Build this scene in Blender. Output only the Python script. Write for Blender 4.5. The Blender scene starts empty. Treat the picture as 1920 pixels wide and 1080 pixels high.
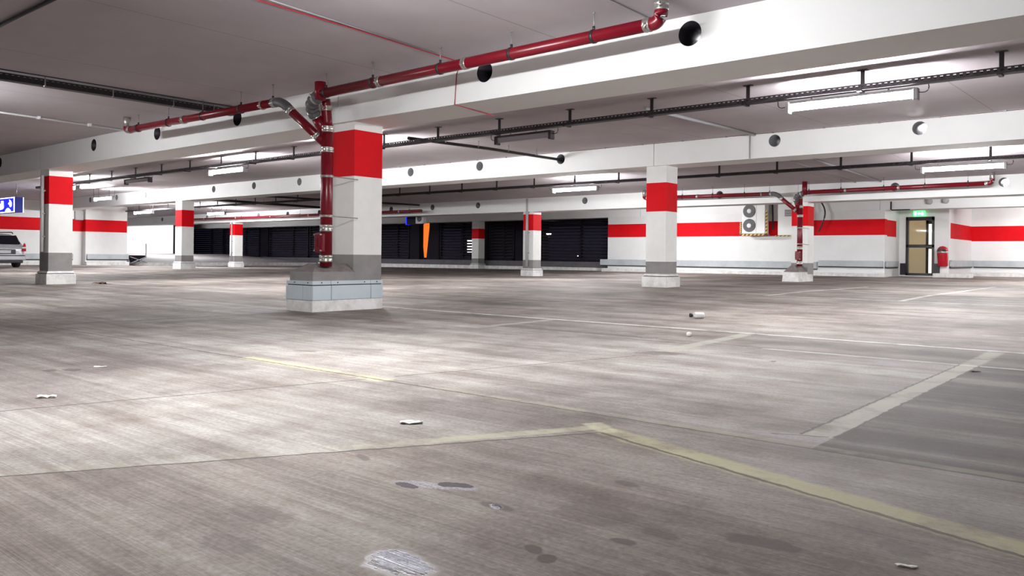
import bpy, bmesh, math, random
from mathutils import Vector, Matrix
random.seed(7)
S = bpy.context.scene
COL = S.collection
PI = math.pi
R = math.radians

# ------------------------------------------------------------------ camera, world, exposure
cam = bpy.data.cameras.new('camera'); co = bpy.data.objects.new('camera', cam); COL.objects.link(co)
cam.sensor_width = 36; cam.lens = 28.30; cam.shift_y = -(540 - 480.9) / 1920; cam.clip_end = 300; cam.clip_start = .05
co.matrix_world = Matrix.Translation((0, 0, .604)) @ Matrix.Rotation(R(39.993), 4, 'Z') @ Matrix.Rotation(PI / 2, 4, 'X') @ Matrix.Rotation(R(.604), 4, 'Z')
S.camera = co
w = bpy.data.worlds.new('night'); S.world = w; w.use_nodes = True
w.node_tree.nodes['Background'].inputs[0].default_value = (.010, .009, .020, 1)
w.node_tree.nodes['Background'].inputs[1].default_value = 1
S.view_settings.view_transform = 'Standard'; S.view_settings.look = 'None'
S.view_settings.exposure = 0.16; S.view_settings.gamma = 1; S.view_settings.use_curve_mapping = False
S.cycles.max_bounces = 7; S.cycles.diffuse_bounces = 5; S.cycles.glossy_bounces = 3
S.cycles.sample_clamp_indirect = 8
LAMP = 440.0                       # radiance of a fluorescent diffuser

# ------------------------------------------------------------------ materials
def new_mat(name):
    m = bpy.data.materials.new(name); m.use_nodes = True
    nt = m.node_tree
    return m, nt, nt.nodes['Principled BSDF']
def N(nt, typ, **k):
    n = nt.nodes.new(typ)
    for a, v in k.items():
        if a.startswith('i_'):
            key = a[2:]; n.inputs[int(key) if key.isdigit() else key].default_value = v
        else: setattr(n, a, v)
    return n
def plain(name, col, rough=.5, metal=0, noise=.0, nscale=8, bump=0, bscale=60, spec=.5, col2=None):
    m, nt, b = new_mat(name); L = nt.links.new
    b.inputs['Roughness'].default_value = rough; b.inputs['Metallic'].default_value = metal
    b.inputs['Specular IOR Level'].default_value = spec
    tc = N(nt, 'ShaderNodeTexCoord')
    if noise or col2:
        nz = N(nt, 'ShaderNodeTexNoise', i_Scale=nscale, i_Detail=6., i_Roughness=.65); L(tc.outputs['Object'], nz.inputs['Vector'])
        rp = N(nt, 'ShaderNodeValToRGB')
        c2 = col2 or tuple(c * (1 - noise) for c in col)
        rp.color_ramp.elements[0].position = .35; rp.color_ramp.elements[1].position = .6
        rp.color_ramp.elements[0].color = (*c2, 1); rp.color_ramp.elements[1].color = (*col, 1)
        L(nz.outputs['Fac'], rp.inputs['Fac']); L(rp.outputs['Color'], b.inputs['Base Color'])
    else: b.inputs['Base Color'].default_value = (*col, 1)
    if bump:
        n2 = N(nt, 'ShaderNodeTexNoise', i_Scale=bscale, i_Detail=4.); L(tc.outputs['Object'], n2.inputs['Vector'])
        bp = N(nt, 'ShaderNodeBump', i_Strength=bump, i_Distance=.01); L(n2.outputs['Fac'], bp.inputs['Height']); L(bp.outputs['Normal'], b.inputs['Normal'])
    return m
def emis(name, col, st):
    m, nt, b = new_mat(name)
    b.inputs['Base Color'].default_value = (*[min(c, .8) for c in col], 1)
    b.inputs['Emission Color'].default_value = (*col, 1); b.inputs['Emission Strength'].default_value = st
    return m
M = {}
M['white'] = plain('white wall paint', (.80, .80, .79), .7, noise=.06, nscale=1.3, bump=.08, bscale=40)
M['beam'] = plain('white beam paint', (.82, .82, .81), .7, noise=.05, nscale=.9, bump=.12, bscale=30)
M['colw'] = plain('white column paint', (.80, .795, .77), .65, noise=.07, nscale=2.2, bump=.1, bscale=25)
M['red'] = plain('red band paint', (.66, .004, .010), .65, noise=.12, nscale=1.5, bump=.05, spec=.12)
M['grey'] = plain('grey plinth paint', (.27, .255, .25), .7, noise=.22, nscale=3., bump=.15)
M['mound'] = plain('rough grey concrete', (.23, .20, .19), .85, noise=.35, nscale=9, bump=.6, bscale=45)
M['kerb'] = plain('worn white kerb paint', (.82, .81, .79), .7, noise=.28, nscale=6, bump=.3, bscale=30)
M['gap'] = plain('dark joint filler', (.03, .03, .03), .8)
M['steelblue'] = plain('pale blue grey sheet metal', (.56, .63, .67), .42, noise=.10, nscale=2, spec=.4)
M['pipe'] = plain('red pipe enamel', (.165, .0035, .012), .3, noise=.15, nscale=3, spec=.4)
M['steel'] = plain('zinc plated steel', (.55, .54, .50), .33, metal=.85, noise=.25, nscale=14)
M['rod'] = plain('dull zinc rod', (.30, .29, .29), .45, metal=.6)
M['rubber'] = plain('dark grey rubber', (.09, .085, .09), .5)
M['black'] = plain('black powder coat', (.018, .016, .018), .45)
M['tray'] = plain('dark cable tray steel', (.035, .03, .035), .5, metal=.3)
M['galv'] = plain('galvanised grey', (.42, .43, .44), .4, metal=.35, noise=.2, nscale=10)
M['conduit'] = plain('grey plastic conduit', (.42, .42, .43), .5)
M['wconduit'] = plain('white plastic conduit', (.72, .72, .72), .45)
M['redwire'] = plain('red cable sheath', (.42, .04, .06), .5)
M['brownwire'] = plain('brown cable sheath', (.16, .07, .07), .6)
M['rail'] = plain('painted guard board', (.47, .50, .52), .5, noise=.16, nscale=2.5)
M['housing'] = plain('lamp housing', (.45, .45, .46), .4)
M['unlit'] = plain('unlit diffuser', (.32, .30, .32), .3)
M['lamp'] = emis('fluorescent diffuser', (.97, .985, 1.0), LAMP)
M['lampdim'] = emis('dimmed fluorescent diffuser', (.97, .985, 1.0), LAMP * .5)  # same diffuser at reduced strength, to soften the light at the left
M['sleeve'] = plain('shaded plastic pipe sleeve', (.016, .012, .020), .42, spec=.3)  # front beam: same sleeve, shade put into its colour
M['sleevelit'] = plain('lit plastic pipe sleeve', (.16, .16, .17), .45, spec=.3)  # other beams: same sleeve made paler, light in the holes painted in
M['dark'] = plain('dark purple black metal', (.010, .008, .014), .6, spec=.08)
M['parapet'] = plain('dark grey parapet paint', (.13, .12, .135), .7, noise=.2, nscale=3, spec=.2)
M['slat'] = plain('dark louver slat', (.030, .026, .034), .6, spec=.15)
M['doorf'] = plain('anthracite door frame', (.022, .02, .026), .4)
M['car'] = plain('silver car paint', (.60, .61, .63), .22, metal=.45)
M['carglass'] = plain('dark car glass', (.006, .007, .012), .06)
M['carblack'] = plain('black bumper plastic', (.03, .03, .033), .5)
M['tyre'] = plain('tyre rubber', (.015, .015, .016), .7)
M['tail'] = plain('red tail lamp lens', (.42, .006, .015), .15)
M['clearlens'] = plain('clear lamp lens', (.75, .70, .70), .12)
M['plate'] = plain('number plate white', (.55, .55, .58), .35)
M['blue'] = emis('lit blue sign panel', (.004, .010, .75), 1.5)
M['bluebody'] = plain('blue sign case', (.03, .05, .45), .4)
M['whitelit'] = emis('lit white sign glyph', (.9, .95, 1), 2.2)
M['green'] = emis('lit green exit panel', (.10, .75, .22), 2.2)
M['greenw'] = emis('lit white exit glyph', (.85, 1, .88), 4.0)
M['orange'] = emis('glowing orange facade', (.95, .19, .025), 1.0)
M['spark'] = emis('distant street light', (1.0, .9, .85), 30)
M['sparkr'] = emis('distant red light', (1.0, .1, .05), 12)
M['litwin'] = emis('lit window', (.95, .97, 1), 6)
M['roomlight'] = emis('stair lamp', (1.0, .92, .76), 60)
M['roomglow'] = emis('lit inner window', (1.0, .90, .74), 1.3)
M['cream'] = plain('cream stair wall', (.70, .62, .47), .7)
M['acw'] = plain('white unit casing', (.80, .80, .78), .4)
M['acd'] = plain('fan guard dark', (.05, .045, .05), .5)
M['acm'] = plain('fan guard mid', (.20, .18, .19), .5)
M['yellow'] = plain('hazard yellow', (.75, .50, .06), .5)
M['binred'] = plain('glossy red bin', (.45, .008, .02), .18)
M['paper'] = plain('white litter paper', (.80, .79, .74), .8, noise=.1, nscale=60)
M['bottle'] = plain('white plastic bottle', (.78, .75, .76), .3)
M['brown'] = plain('brown rag', (.12, .07, .05), .9)
M['ramp'] = plain('ramp concrete', (.42, .39, .39), .8, noise=.2, nscale=2)

def glass_mat():
    m, nt, b = new_mat('clear door glass'); L = nt.links.new
    out = nt.nodes['Material Output']
    tr = N(nt, 'ShaderNodeBsdfTransparent'); tr.inputs[0].default_value = (.93, .95, .94, 1)
    gl = N(nt, 'ShaderNodeBsdfGlossy', i_Roughness=.02)
    mx = N(nt, 'ShaderNodeMixShader', i_0=.002); L(tr.outputs[0], mx.inputs[1]); L(gl.outputs[0], mx.inputs[2]); L(mx.outputs[0], out.inputs[0])
    return m
M['glass'] = glass_mat()

def ceiling_mat():
    m, nt, b = new_mat('ceiling concrete'); L = nt.links.new
    tc = N(nt, 'ShaderNodeTexCoord')
    nz = N(nt, 'ShaderNodeTexNoise', i_Scale=.7, i_Detail=5., i_Roughness=.6); L(tc.outputs['Object'], nz.inputs['Vector'])
    rp = N(nt, 'ShaderNodeValToRGB')
    rp.color_ramp.elements[0].position = .3; rp.color_ramp.elements[0].color = (.42, .375, .40, 1)
    rp.color_ramp.elements[1].position = .7; rp.color_ramp.elements[1].color = (.53, .48, .50, 1)
    L(nz.outputs['Fac'], rp.inputs[0])
    # formwork joints: thin lines every 2.12 m along one way
    sx = N(nt, 'ShaderNodeSeparateXYZ'); L(tc.outputs['Object'], sx.inputs[0])
    a = N(nt, 'ShaderNodeMath', operation='ADD', i_1=500.3); L(sx.outputs['X'], a.inputs[0])
    md = N(nt, 'ShaderNodeMath', operation='MODULO', i_1=2.1203); L(a.outputs[0], md.inputs[0])
    lt = N(nt, 'ShaderNodeMath', operation='LESS_THAN', i_1=.014); L(md.outputs[0], lt.inputs[0])
    mu = N(nt, 'ShaderNodeMath', operation='MULTIPLY', i_1=.5); L(lt.outputs[0], mu.inputs[0])
    mx = N(nt, 'ShaderNodeMixRGB', blend_type='MIX'); mx.inputs[2].default_value = (.16, .14, .14, 1)
    L(mu.outputs[0], mx.inputs[0]); L(rp.outputs[0], mx.inputs[1]); L(mx.outputs[0], b.inputs['Base Color'])
    b.inputs['Roughness'].default_value = .75
    n2 = N(nt, 'ShaderNodeTexNoise', i_Scale=35., i_Detail=4.); L(tc.outputs['Object'], n2.inputs['Vector'])
    bp = N(nt, 'ShaderNodeBump', i_Strength=.08, i_Distance=.01); L(n2.outputs['Fac'], bp.inputs['Height']); L(bp.outputs[0], b.inputs['Normal'])
    return m
M['ceiling'] = ceiling_mat()

math_len = math.hypot
def floor_mat():
    m, nt, b = new_mat('brushed parking deck concrete'); L = nt.links.new
    tc = N(nt, 'ShaderNodeTexCoord'); P = tc.outputs['Object']
    def math(op, a, c=None, d=None):
        n = N(nt, 'ShaderNodeMath', operation=op)
        for i, v in enumerate((a, c, d)):
            if v is None: continue
            if isinstance(v, (int, float)): n.inputs[i].default_value = v
            else: L(v, n.inputs[i])
        return n.outputs[0]
    def noise(scale, detail=5., rough=.6, vec=None, mapscale=None):
        v = P
        if mapscale:
            mp = N(nt, 'ShaderNodeMapping'); mp.inputs['Scale'].default_value = mapscale; L(P, mp.inputs[0]); v = mp.outputs[0]
        n = N(nt, 'ShaderNodeTexNoise', i_Scale=scale, i_Detail=detail, i_Roughness=rough); L(v, n.inputs['Vector'])
        return n.outputs['Fac']
    def ramp(f, p0, c0, p1, c1):
        r = N(nt, 'ShaderNodeValToRGB'); e = r.color_ramp.elements
        e[0].position = p0; e[0].color = (*c0, 1); e[1].position = p1; e[1].color = (*c1, 1); L(f, r.inputs[0]); return r.outputs[0]
    def mix(fac, a, c, bt='MIX'):
        n = N(nt, 'ShaderNodeMixRGB', blend_type=bt)
        for i, v in ((0, fac), (1, a), (2, c)):
            if isinstance(v, (int, float)): n.inputs[i].default_value = v
            elif isinstance(v, tuple): n.inputs[i].default_value = (*v, 1)
            else: L(v, n.inputs[i])
        return n.outputs[0]
    sp = N(nt, 'ShaderNodeSeparateXYZ'); L(P, sp.inputs[0]); X, Y = sp.outputs[0], sp.outputs[1]
    blotch = noise(.55, 6., .62); mid = noise(3.2, 6., .7); fine = noise(70., 3., .6)
    streak = noise(1., 5., .7, mapscale=(.55, 26., 1)); hair = noise(1., 3., .75, mapscale=(1.6, 160., 1)); drag = noise(1., 5., .6, mapscale=(.35, 3.4, 1))
    c = ramp(blotch, .34, (.195, .172, .160), .60, (.46, .437, .41))
    c = mix(1., c, ramp(drag, .34, (.66, .62, .61), .60, (1.05, 1.05, 1.05)), 'MULTIPLY')
    c = mix(1., c, ramp(streak, .30, (.80, .77, .76), .62, (1.06, 1.06, 1.06)), 'MULTIPLY')
    c = mix(.6, c, ramp(hair, .30, (.60, .58, .57), .66, (1.16, 1.16, 1.16)), 'MULTIPLY')
    c = mix(.8, c, ramp(mid, .32, (.66, .61, .58), .56, (1.05, 1.05, 1.05)), 'MULTIPLY')
    c = mix(.6, c, ramp(fine, .3, (.62, .62, .62), .7, (1.2, 1.2, 1.2)), 'MULTIPLY')
    edge = math('MULTIPLY', math('SUBTRACT', noise(14., 4., .6), .5), 1.)
    # node groups for segments and spots
    def group(kind):
        g = bpy.data.node_groups.new('floor ' + kind, 'ShaderNodeTree')
        for nm in ('x', 'y', 'n', 'ax', 'ay', 'dx', 'dy', 'a', 'b'):
            g.interface.new_socket(nm, in_out='INPUT', socket_type='NodeSocketFloat')
        g.interface.new_socket('mask', in_out='OUTPUT', socket_type='NodeSocketFloat')
        gi = g.nodes.new('NodeGroupInput'); go = g.nodes.new('NodeGroupOutput'); l = g.links.new; I = gi.outputs
        def mt(op, a, c=None, d=None):
            n = g.nodes.new('ShaderNodeMath'); n.operation = op
            for i, v in enumerate((a, c, d)):
                if v is None: continue
                if isinstance(v, (int, float)): n.inputs[i].default_value = v
                else: l(v, n.inputs[i])
            return n.outputs[0]
        px = mt('SUBTRACT', I['x'], I['ax']); py = mt('SUBTRACT', I['y'], I['ay'])
        t = mt('ADD', mt('MULTIPLY', px, I['dx']), mt('MULTIPLY', py, I['dy']))
        q = mt('SUBTRACT', mt('MULTIPLY', py, I['dx']), mt('MULTIPLY', px, I['dy']))
        if kind == 'line':        # a = length, b = half width
            d = mt('DIVIDE', mt('ABSOLUTE', mt('ADD', q, mt('MULTIPLY', I['n'], .03))), I['b'])
            e = mt('MULTIPLY', mt('SUBTRACT', 1.35, d), 2.)
            inside = mt('MULTIPLY', mt('GREATER_THAN', t, 0.), mt('LESS_THAN', t, I['a']))
            n = g.nodes.new('ShaderNodeClamp'); l(mt('MULTIPLY', e, inside), n.inputs[0]); l(n.outputs[0], go.inputs[0])
        else:                     # a, b = radii
            u = mt('DIVIDE', t, I['a']); v = mt('DIVIDE', q, I['b'])
            d = mt('ADD', mt('SQRT', mt('ADD', mt('MULTIPLY', u, u), mt('MULTIPLY', v, v))), mt('MULTIPLY', I['n'], 1.6))
            n = g.nodes.new('ShaderNodeClamp'); l(mt('MULTIPLY', mt('SUBTRACT', 1., d), 3.5), n.inputs[0]); l(n.outputs[0], go.inputs[0])
        return g
    GL, GS = group('line'), group('spot')
    def call(g, ax, ay, bx, by, p, q):
        n = N(nt, 'ShaderNodeGroup'); n.node_tree = g
        L(X, n.inputs['x']); L(Y, n.inputs['y']); L(edge, n.inputs['n'])
        d = Vector((bx - ax, by - ay)); ln = d.length; d.normalize()
        for k, v in (('ax', ax), ('ay', ay), ('dx', d.x), ('dy', d.y), ('a', ln if p is None else p), ('b', q)): n.inputs[k].default_value = v
        return n.outputs[0]
    def line(ax, ay, bx, by, hw): return call(GL, ax, ay, bx, by, None, hw)
    def spot(ax, ay, bx, by, hw):
        d = Vector((bx - ax, by - ay)); n = call(GS, (ax + bx) / 2, (ay + by) / 2, (ax + bx) / 2 + d.x, (ay + by) / 2 + d.y, d.length / 2, hw); return n
    # darker strip of older concrete and the driving lane
    st = math('MULTIPLY', math('GREATER_THAN', math('ADD', Y, math('MULTIPLY', edge, .12)), 5.27), math('LESS_THAN', Y, 6.2))
    c = mix(math('MULTIPLY', st, .8), c, (.66, .62, .60), 'MULTIPLY')
    lane = math('MULTIPLY', math('GREATER_THAN', Y, 6.2), math('LESS_THAN', Y, 40.))
    c = mix(math('MULTIPLY', lane, .8), c, (.84, .80, .79), 'MULTIPLY')
    # fading light painted as a darker near slab; browner, stained bay at the right
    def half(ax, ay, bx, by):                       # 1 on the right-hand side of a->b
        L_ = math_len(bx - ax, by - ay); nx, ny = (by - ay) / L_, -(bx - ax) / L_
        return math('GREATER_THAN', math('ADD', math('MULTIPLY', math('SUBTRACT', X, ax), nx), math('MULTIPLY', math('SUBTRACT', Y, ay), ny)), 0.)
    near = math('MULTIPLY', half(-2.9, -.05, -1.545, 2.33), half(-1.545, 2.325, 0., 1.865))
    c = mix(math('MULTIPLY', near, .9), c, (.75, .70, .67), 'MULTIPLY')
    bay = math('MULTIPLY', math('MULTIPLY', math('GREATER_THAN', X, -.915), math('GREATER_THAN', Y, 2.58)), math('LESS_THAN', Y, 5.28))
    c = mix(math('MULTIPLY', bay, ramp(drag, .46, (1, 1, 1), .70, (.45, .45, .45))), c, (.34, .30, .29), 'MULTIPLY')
    worn = ramp(mid, .36, (.25, .25, .25), .52, (1, 1, 1))
    def paint(c, msk, col, amt):
        f = math('MULTIPLY', math('MULTIPLY', msk, worn), amt); return mix(f, c, col)
    def dark(c, msk, amt, col=(.06, .05, .045)): return mix(math('MULTIPLY', msk, amt), c, col)
    # painted bay lines
    c = paint(c, line(-1.56, 2.365, -.05, 1.925, .050), (.47, .425, .25), .70)
    c = paint(c, line(-2.0, 1.62, -1.60, 2.40, .030), (.46, .43, .30), .5)
    c = paint(c, line(-1.66, 2.44, -1.52, 2.35, .035), (.52, .49, .34), .6)
    c = paint(c, line(-2.75, .25, -1.60, 2.40, .030), (.40, .38, .27), .16)
    c = paint(c, line(-4.2, 2.60, -2.95, 2.59, .045), (.50, .47, .31), .7)
    c = paint(c, line(-2.6, 2.60, 1.0, 2.63, .030), (.36, .34, .26), .4)
    c = paint(c, line(-.965, 2.78, -.965, 6.2, .045), (.40, .375, .31), .75)
    c = paint(c, line(-2.60, 4.62, -2.70, 6.2, .05), (.42, .40, .34), .7)
    c = paint(c, line(-4.63, 5.0, -4.66, 6.2, .045), (.42, .40, .35), .6)
    c = paint(c, line(-8.5, 6.19, 5, 6.22, .022), (.72, .70, .66), .9)
    c = paint(c, line(-2.2, 5.27, 5, 5.33, .020), (.66, .65, .62), .6)
    c = paint(c, line(-4.66, 11.35, 5, 11.35, .035), (.62, .60, .56), .8)
    c = paint(c, line(-4.70, 11.35, -4.78, 16.5, .035), (.62, .60, .56), .8)
    c = paint(c, line(-2.88, 11.35, -3.05, 19.2, .035), (.62, .60, .56), .8)
    # joints
    for a in ((-2.9, -.05, -1.545, 2.33, .0055), (-10, 2.55, 1.5, 2.60, .0065), (-3.45, 1.0, -3.06, 2.55, .006), (-3.02, 2.7, -2.6, 4.3, .006), (-5.7, 1.45, -5.2, 2.55, .005),
              (-7.17, 2.55, -7.10, 4.95, .016), (-1.545, 2.325, 0., 1.865, .007), (-1.02, 2.78, -1.015, 5.3, .005), (-.912, 2.8, -.915, 5.3, .005), (-1.10, 2.72, -.93, 2.80, .005),
              (-9.5, 6.16, 5, 6.19, .008), (-15.6, 2.55, -15.6, 5.4, .012)):
        c = dark(c, line(*a), .8)
    # oil and water stains, broad dark patches at the left
    for ax, ay, bx, by, hw, am in ((-.79, 1.645, -.60, 1.67, .040, .85), (-1.00, 1.30, -.955, 1.265, .022, .9), (-1.06, 1.325, -1.0, 1.29, .02, .8), (-.945, 1.47, -.88, 1.47, .017, .8), (-1.33, 1.47, -1.22, 1.475, .022, .6),
                               (-1.20, 1.86, -1.10, 1.84, .022, .55), (-1.20, 1.60, -.93, 1.58, .085, .38), (-.93, 1.57, -.83, 1.55, .03, .55), (-4.44, 1.72, -4.30, 1.70, .05, .75), (-4.47, 1.64, -4.37, 1.62, .04, .7),
                               (-2.70, 4.42, -2.42, 4.62, .11, .5), (-1.93, 1.58, -1.83, 1.535, .02, .5), (-4.25, 3.25, -3.87, 3.40, .07, .35), (-4.3, 3.0, -4.13, 3.06, .05, .4), (-4.1, 2.25, -3.72, 2.37, .12, .3),
                               (-.66, 1.50, -.56, 1.47, .03, .5), (-.52, 1.84, -.40, 1.80, .05, .45), (-.72, 1.45, -.66, 1.45, .015, .6), (-3.0, 5.35, -4.4, 5.3, .1, .5), (-1.75, 1.05, -1.55, 1.08, .06, .3),
                               (-1.62, .90, -1.45, .92, .05, .3), (-.80, 1.36, -.70, 1.34, .04, .35), (-6.6, 4.6, -5.8, 5.2, .25, .35), (-7.3, 4.55, -6.6, 5.0, .3, .4), (-9.5, 3.0, -7.0, 4.2, .8, .4),
                               (-1.95, 2.9, -1.75, 3.0, .05, .3), (-12., 5., -9., 6.5, .8, .35)):
        c = dark(c, spot(ax, ay, bx, by, hw), am, (.085, .065, .06))
    big = spot(-1.275, 1.063, -1.095, 1.085, .062)
    wet = big
    for a in ((-1.62, 1.443, -1.52, 1.45, .022), (-1.54, 1.50, -1.42, 1.56, .026), (-1.295, 1.483, -1.255, 1.46, .014)):
        wet = math('MAXIMUM', wet, spot(*a))
    speck = ramp(noise(120., 4., .8), .42, (0, 0, 0), .56, (1, 1, 1))
    c = mix(math('MULTIPLY', wet, .8), c, mix(speck, (.022, .018, .028), (.06, .058, .08)))
    c = mix(math('MULTIPLY', math('MULTIPLY', spot(-1.262, 1.074, -1.112, 1.09, .044), .75), ramp(noise(60., 4., .75), .36, (.25, .25, .25), .55, (1, 1, 1))), c, (.36, .37, .45))
    c = mix(math('MULTIPLY', math('MULTIPLY', spot(-1.30, 1.475, -1.255, 1.455, .009), .9), speck), c, (.5, .5, .58))
    c = mix(math('MULTIPLY', math('MULTIPLY', spot(-1.63, 1.443, -1.40, 1.545, .03), math('SUBTRACT', 1., wet)), math('MULTIPLY', speck, .6)), c, (.5, .5, .6))
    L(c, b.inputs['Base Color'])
    ro = math('SUBTRACT', .72, math('MULTIPLY', wet, .50)); L(ro, b.inputs['Roughness'])
    L(math('ADD', .12, math('MULTIPLY', wet, .6)), b.inputs['Specular IOR Level'])
    b.inputs['Specular IOR Level'].default_value = .12
    h = math('ADD', math('MULTIPLY', hair, .6), math('MULTIPLY', fine, .4))
    bp = N(nt, 'ShaderNodeBump', i_Strength=.25, i_Distance=.008); L(h, bp.inputs['Height']); L(bp.outputs[0], b.inputs['Normal'])
    return m
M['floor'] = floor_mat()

# ------------------------------------------------------------------ mesh helpers
class MB:
    def __init__(s): s.bm = bmesh.new(); s.mi = 0
    def _f(s, vs):
        try: f = s.bm.faces.new(vs); f.material_index = s.mi; return f
        except ValueError: return None
    def box(s, x0, x1, y0, y1, z0, z1):
        v = [s.bm.verts.new((x, y, z)) for z in (z0, z1) for y in (y0, y1) for x in (x0, x1)]
        for q in ((0, 2, 3, 1), (4, 5, 7, 6), (0, 1, 5, 4), (2, 6, 7, 3), (0, 4, 6, 2), (1, 3, 7, 5)): s._f([v[i] for i in q])
        return s
    def poly(s, pts): s._f([s.bm.verts.new(p) for p in pts]); return s
    def frustum(s, a, b, z0, z1):          # rectangles a, b = (x0,x1,y0,y1)
        v = []
        for r, z in ((a, z0), (b, z1)): v += [s.bm.verts.new(p) for p in ((r[0], r[2], z), (r[1], r[2], z), (r[1], r[3], z), (r[0], r[3], z))]
        for q in ((3, 2, 1, 0), (4, 5, 6, 7), (0, 1, 5, 4), (1, 2, 6, 5), (2, 3, 7, 6), (3, 0, 4, 7)): s._f([v[i] for i in q])
        return s
    def ring(s, c, d, r, n=20, up=None):
        d = Vector(d).normalized(); u = Vector((0, 0, 1)) if abs(d.z) < .95 else Vector((1, 0, 0))
        if up: u = Vector(up)
        a = d.cross(u).normalized(); e = a.cross(d).normalized()
        return [s.bm.verts.new(Vector(c) + r * (math.cos(2 * PI * i / n) * a + math.sin(2 * PI * i / n) * e)) for i in range(n)]
    def skin(s, rings, cap=True):
        n = len(rings[0])
        for a, b in zip(rings, rings[1:]):
            for i in range(n): 
                f = s._f((a[i], a[(i + 1) % n], b[(i + 1) % n], b[i]))
                if f: f.smooth = True
        if cap: s._f(list(reversed(rings[0]))); s._f(rings[-1])
        return s
    def cyl(s, p, q, r, n=20, r2=None):
        p, q = Vector(p), Vector(q); return s.skin([s.ring(p, q - p, r, n), s.ring(q, q - p, r2 or r, n)])
    def tube(s, pts, r, n=14):
        pts = [Vector(p) for p in pts]; rs = []
        for i, p in enumerate(pts):
            d = (pts[min(i + 1, len(pts) - 1)] - pts[max(i - 1, 0)]); rs.append(s.ring(p, d, r, n))
        return s.skin(rs)
    def lathe(s, c, prof, n=28, axis=(0, 0, 1)):     # prof: (offset along axis, radius)
        ax = Vector(axis).normalized(); return s.skin([s.ring(Vector(c) + ax * t, ax, max(r, 1e-4), n) for t, r in prof])
    def prism(s, pts, ext):                # closed polygon swept by a vector
        e = Vector(ext); a = [s.bm.verts.new(p) for p in pts]; b = [s.bm.verts.new(Vector(p) + e) for p in pts]; n = len(pts)
        s._f(list(reversed(a))); s._f(b)
        for i in range(n): s._f((a[i], a[(i + 1) % n], b[(i + 1) % n], b[i]))
        return s
    def build(s, name, mats, parent=None, bevel=0):
        bm = s.bm
        bmesh.ops.recalc_face_normals(bm, faces=bm.faces)
        if parent is not None: bmesh.ops.translate(bm, verts=bm.verts, vec=-root_loc(parent))
        me = bpy.data.meshes.new(name); bm.to_mesh(me); bm.free()
        for m in (mats if isinstance(mats, (list, tuple)) else [mats]): me.materials.append(M[m])
        o = bpy.data.objects.new(name, me); COL.objects.link(o)
        if parent is not None: o.parent = parent
        if bevel:
            b = o.modifiers.new('bevel', 'BEVEL'); b.width = bevel; b.segments = 2; b.limit_method = 'ANGLE'; b.angle_limit = R(50)
        return o
def root_loc(o):
    v = Vector((0, 0, 0))
    while o is not None: v += Vector(o.location); o = o.parent
    return v
def thing(name, label, cat, loc, group=None):
    o = bpy.data.objects.new(name, None); COL.objects.link(o); o.location = loc; o.empty_display_size = .1
    return tag(o, label, cat, group)
def tag(o, label, cat, group=None):
    o['label'] = label; o['category'] = cat; o['kind'] = 'thing'
    if group: o['group'] = group
    return o
def struct(o, label=None):
    o['kind'] = 'structure'
    if label: o['label'] = label
    return o
def interp(v, ks):
    if v <= ks[0][0]: return ks[0][1]
    for (a, p), (b, q) in zip(ks, ks[1:]):
        if v <= b: return p + (q - p) * (v - a) / (b - a)
    return ks[-1][1]
def arc(p0, p1, p2, n=8):                  # quadratic bend
    p0, p1, p2 = map(Vector, (p0, p1, p2)); return [p0 * (1 - t) ** 2 + p1 * 2 * t * (1 - t) + p2 * t * t for t in [i / n for i in range(n + 1)]]

# ------------------------------------------------------------------ the deck: falls to the drains, ridges between
XK = [-60, -48, -33, -24, -14, -8.5, 12]
YK = [-9, 5.9, 12.8, 19.7, 26.9, 40]
FZ = [[0, 0, 0, 0, 0, 0, 0], [.03, .03, .03, .03, .02, 0, 0], [.06, .06, .08, .105, .095, .09, .09],
      [.0, .0, .0, .0, .0, .07, .09], [-.05, -.05, .0, .05, .10, .10, .10], [-.05, -.05, .0, .05, .10, .10, .10]]
def zf(x, y):
    rows = [interp(x, list(zip(XK, r))) for r in FZ]
    return interp(y, list(zip(YK, rows)))
SOFF = [2.07, 2.235, 2.0, 2.15]            # beam soffits row by row
ROW = [5.667, 12.587, 19.502, 26.29]
X1, PX = -7.033, 8.481
CK = [(-9, 2.47), (5.9, 2.47), (12.8, 2.645), (19.7, 2.41), (26.5, 2.53), (40, 2.53)]
def zc(y): return interp(y, CK)

b = MB()
xs = sorted(set(XK + [-60 + 2 * i for i in range(37)])); ys = sorted(set(YK + list(range(-9, 41))))
g = [[b.bm.verts.new((x, y, zf(x, y))) for x in xs] for y in ys]
for j in range(len(ys) - 1):
    for i in range(len(xs) - 1): b._f((g[j][i], g[j][i + 1], g[j + 1][i + 1], g[j + 1][i]))
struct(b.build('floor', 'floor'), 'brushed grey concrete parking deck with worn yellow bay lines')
for (y0, z0), (y1, z1) in zip(CK, CK[1:]):
    b = MB(); b.box(-60, 12, y0, y1, 0, 1)
    for v in b.bm.verts:
        base = z0 if abs(v.co.y - y0) < 1e-6 else z1
        v.co.z = base if v.co.z < .5 else 3.0
    struct(b.build('ceiling', 'ceiling'), 'grey concrete slab ceiling')

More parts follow.
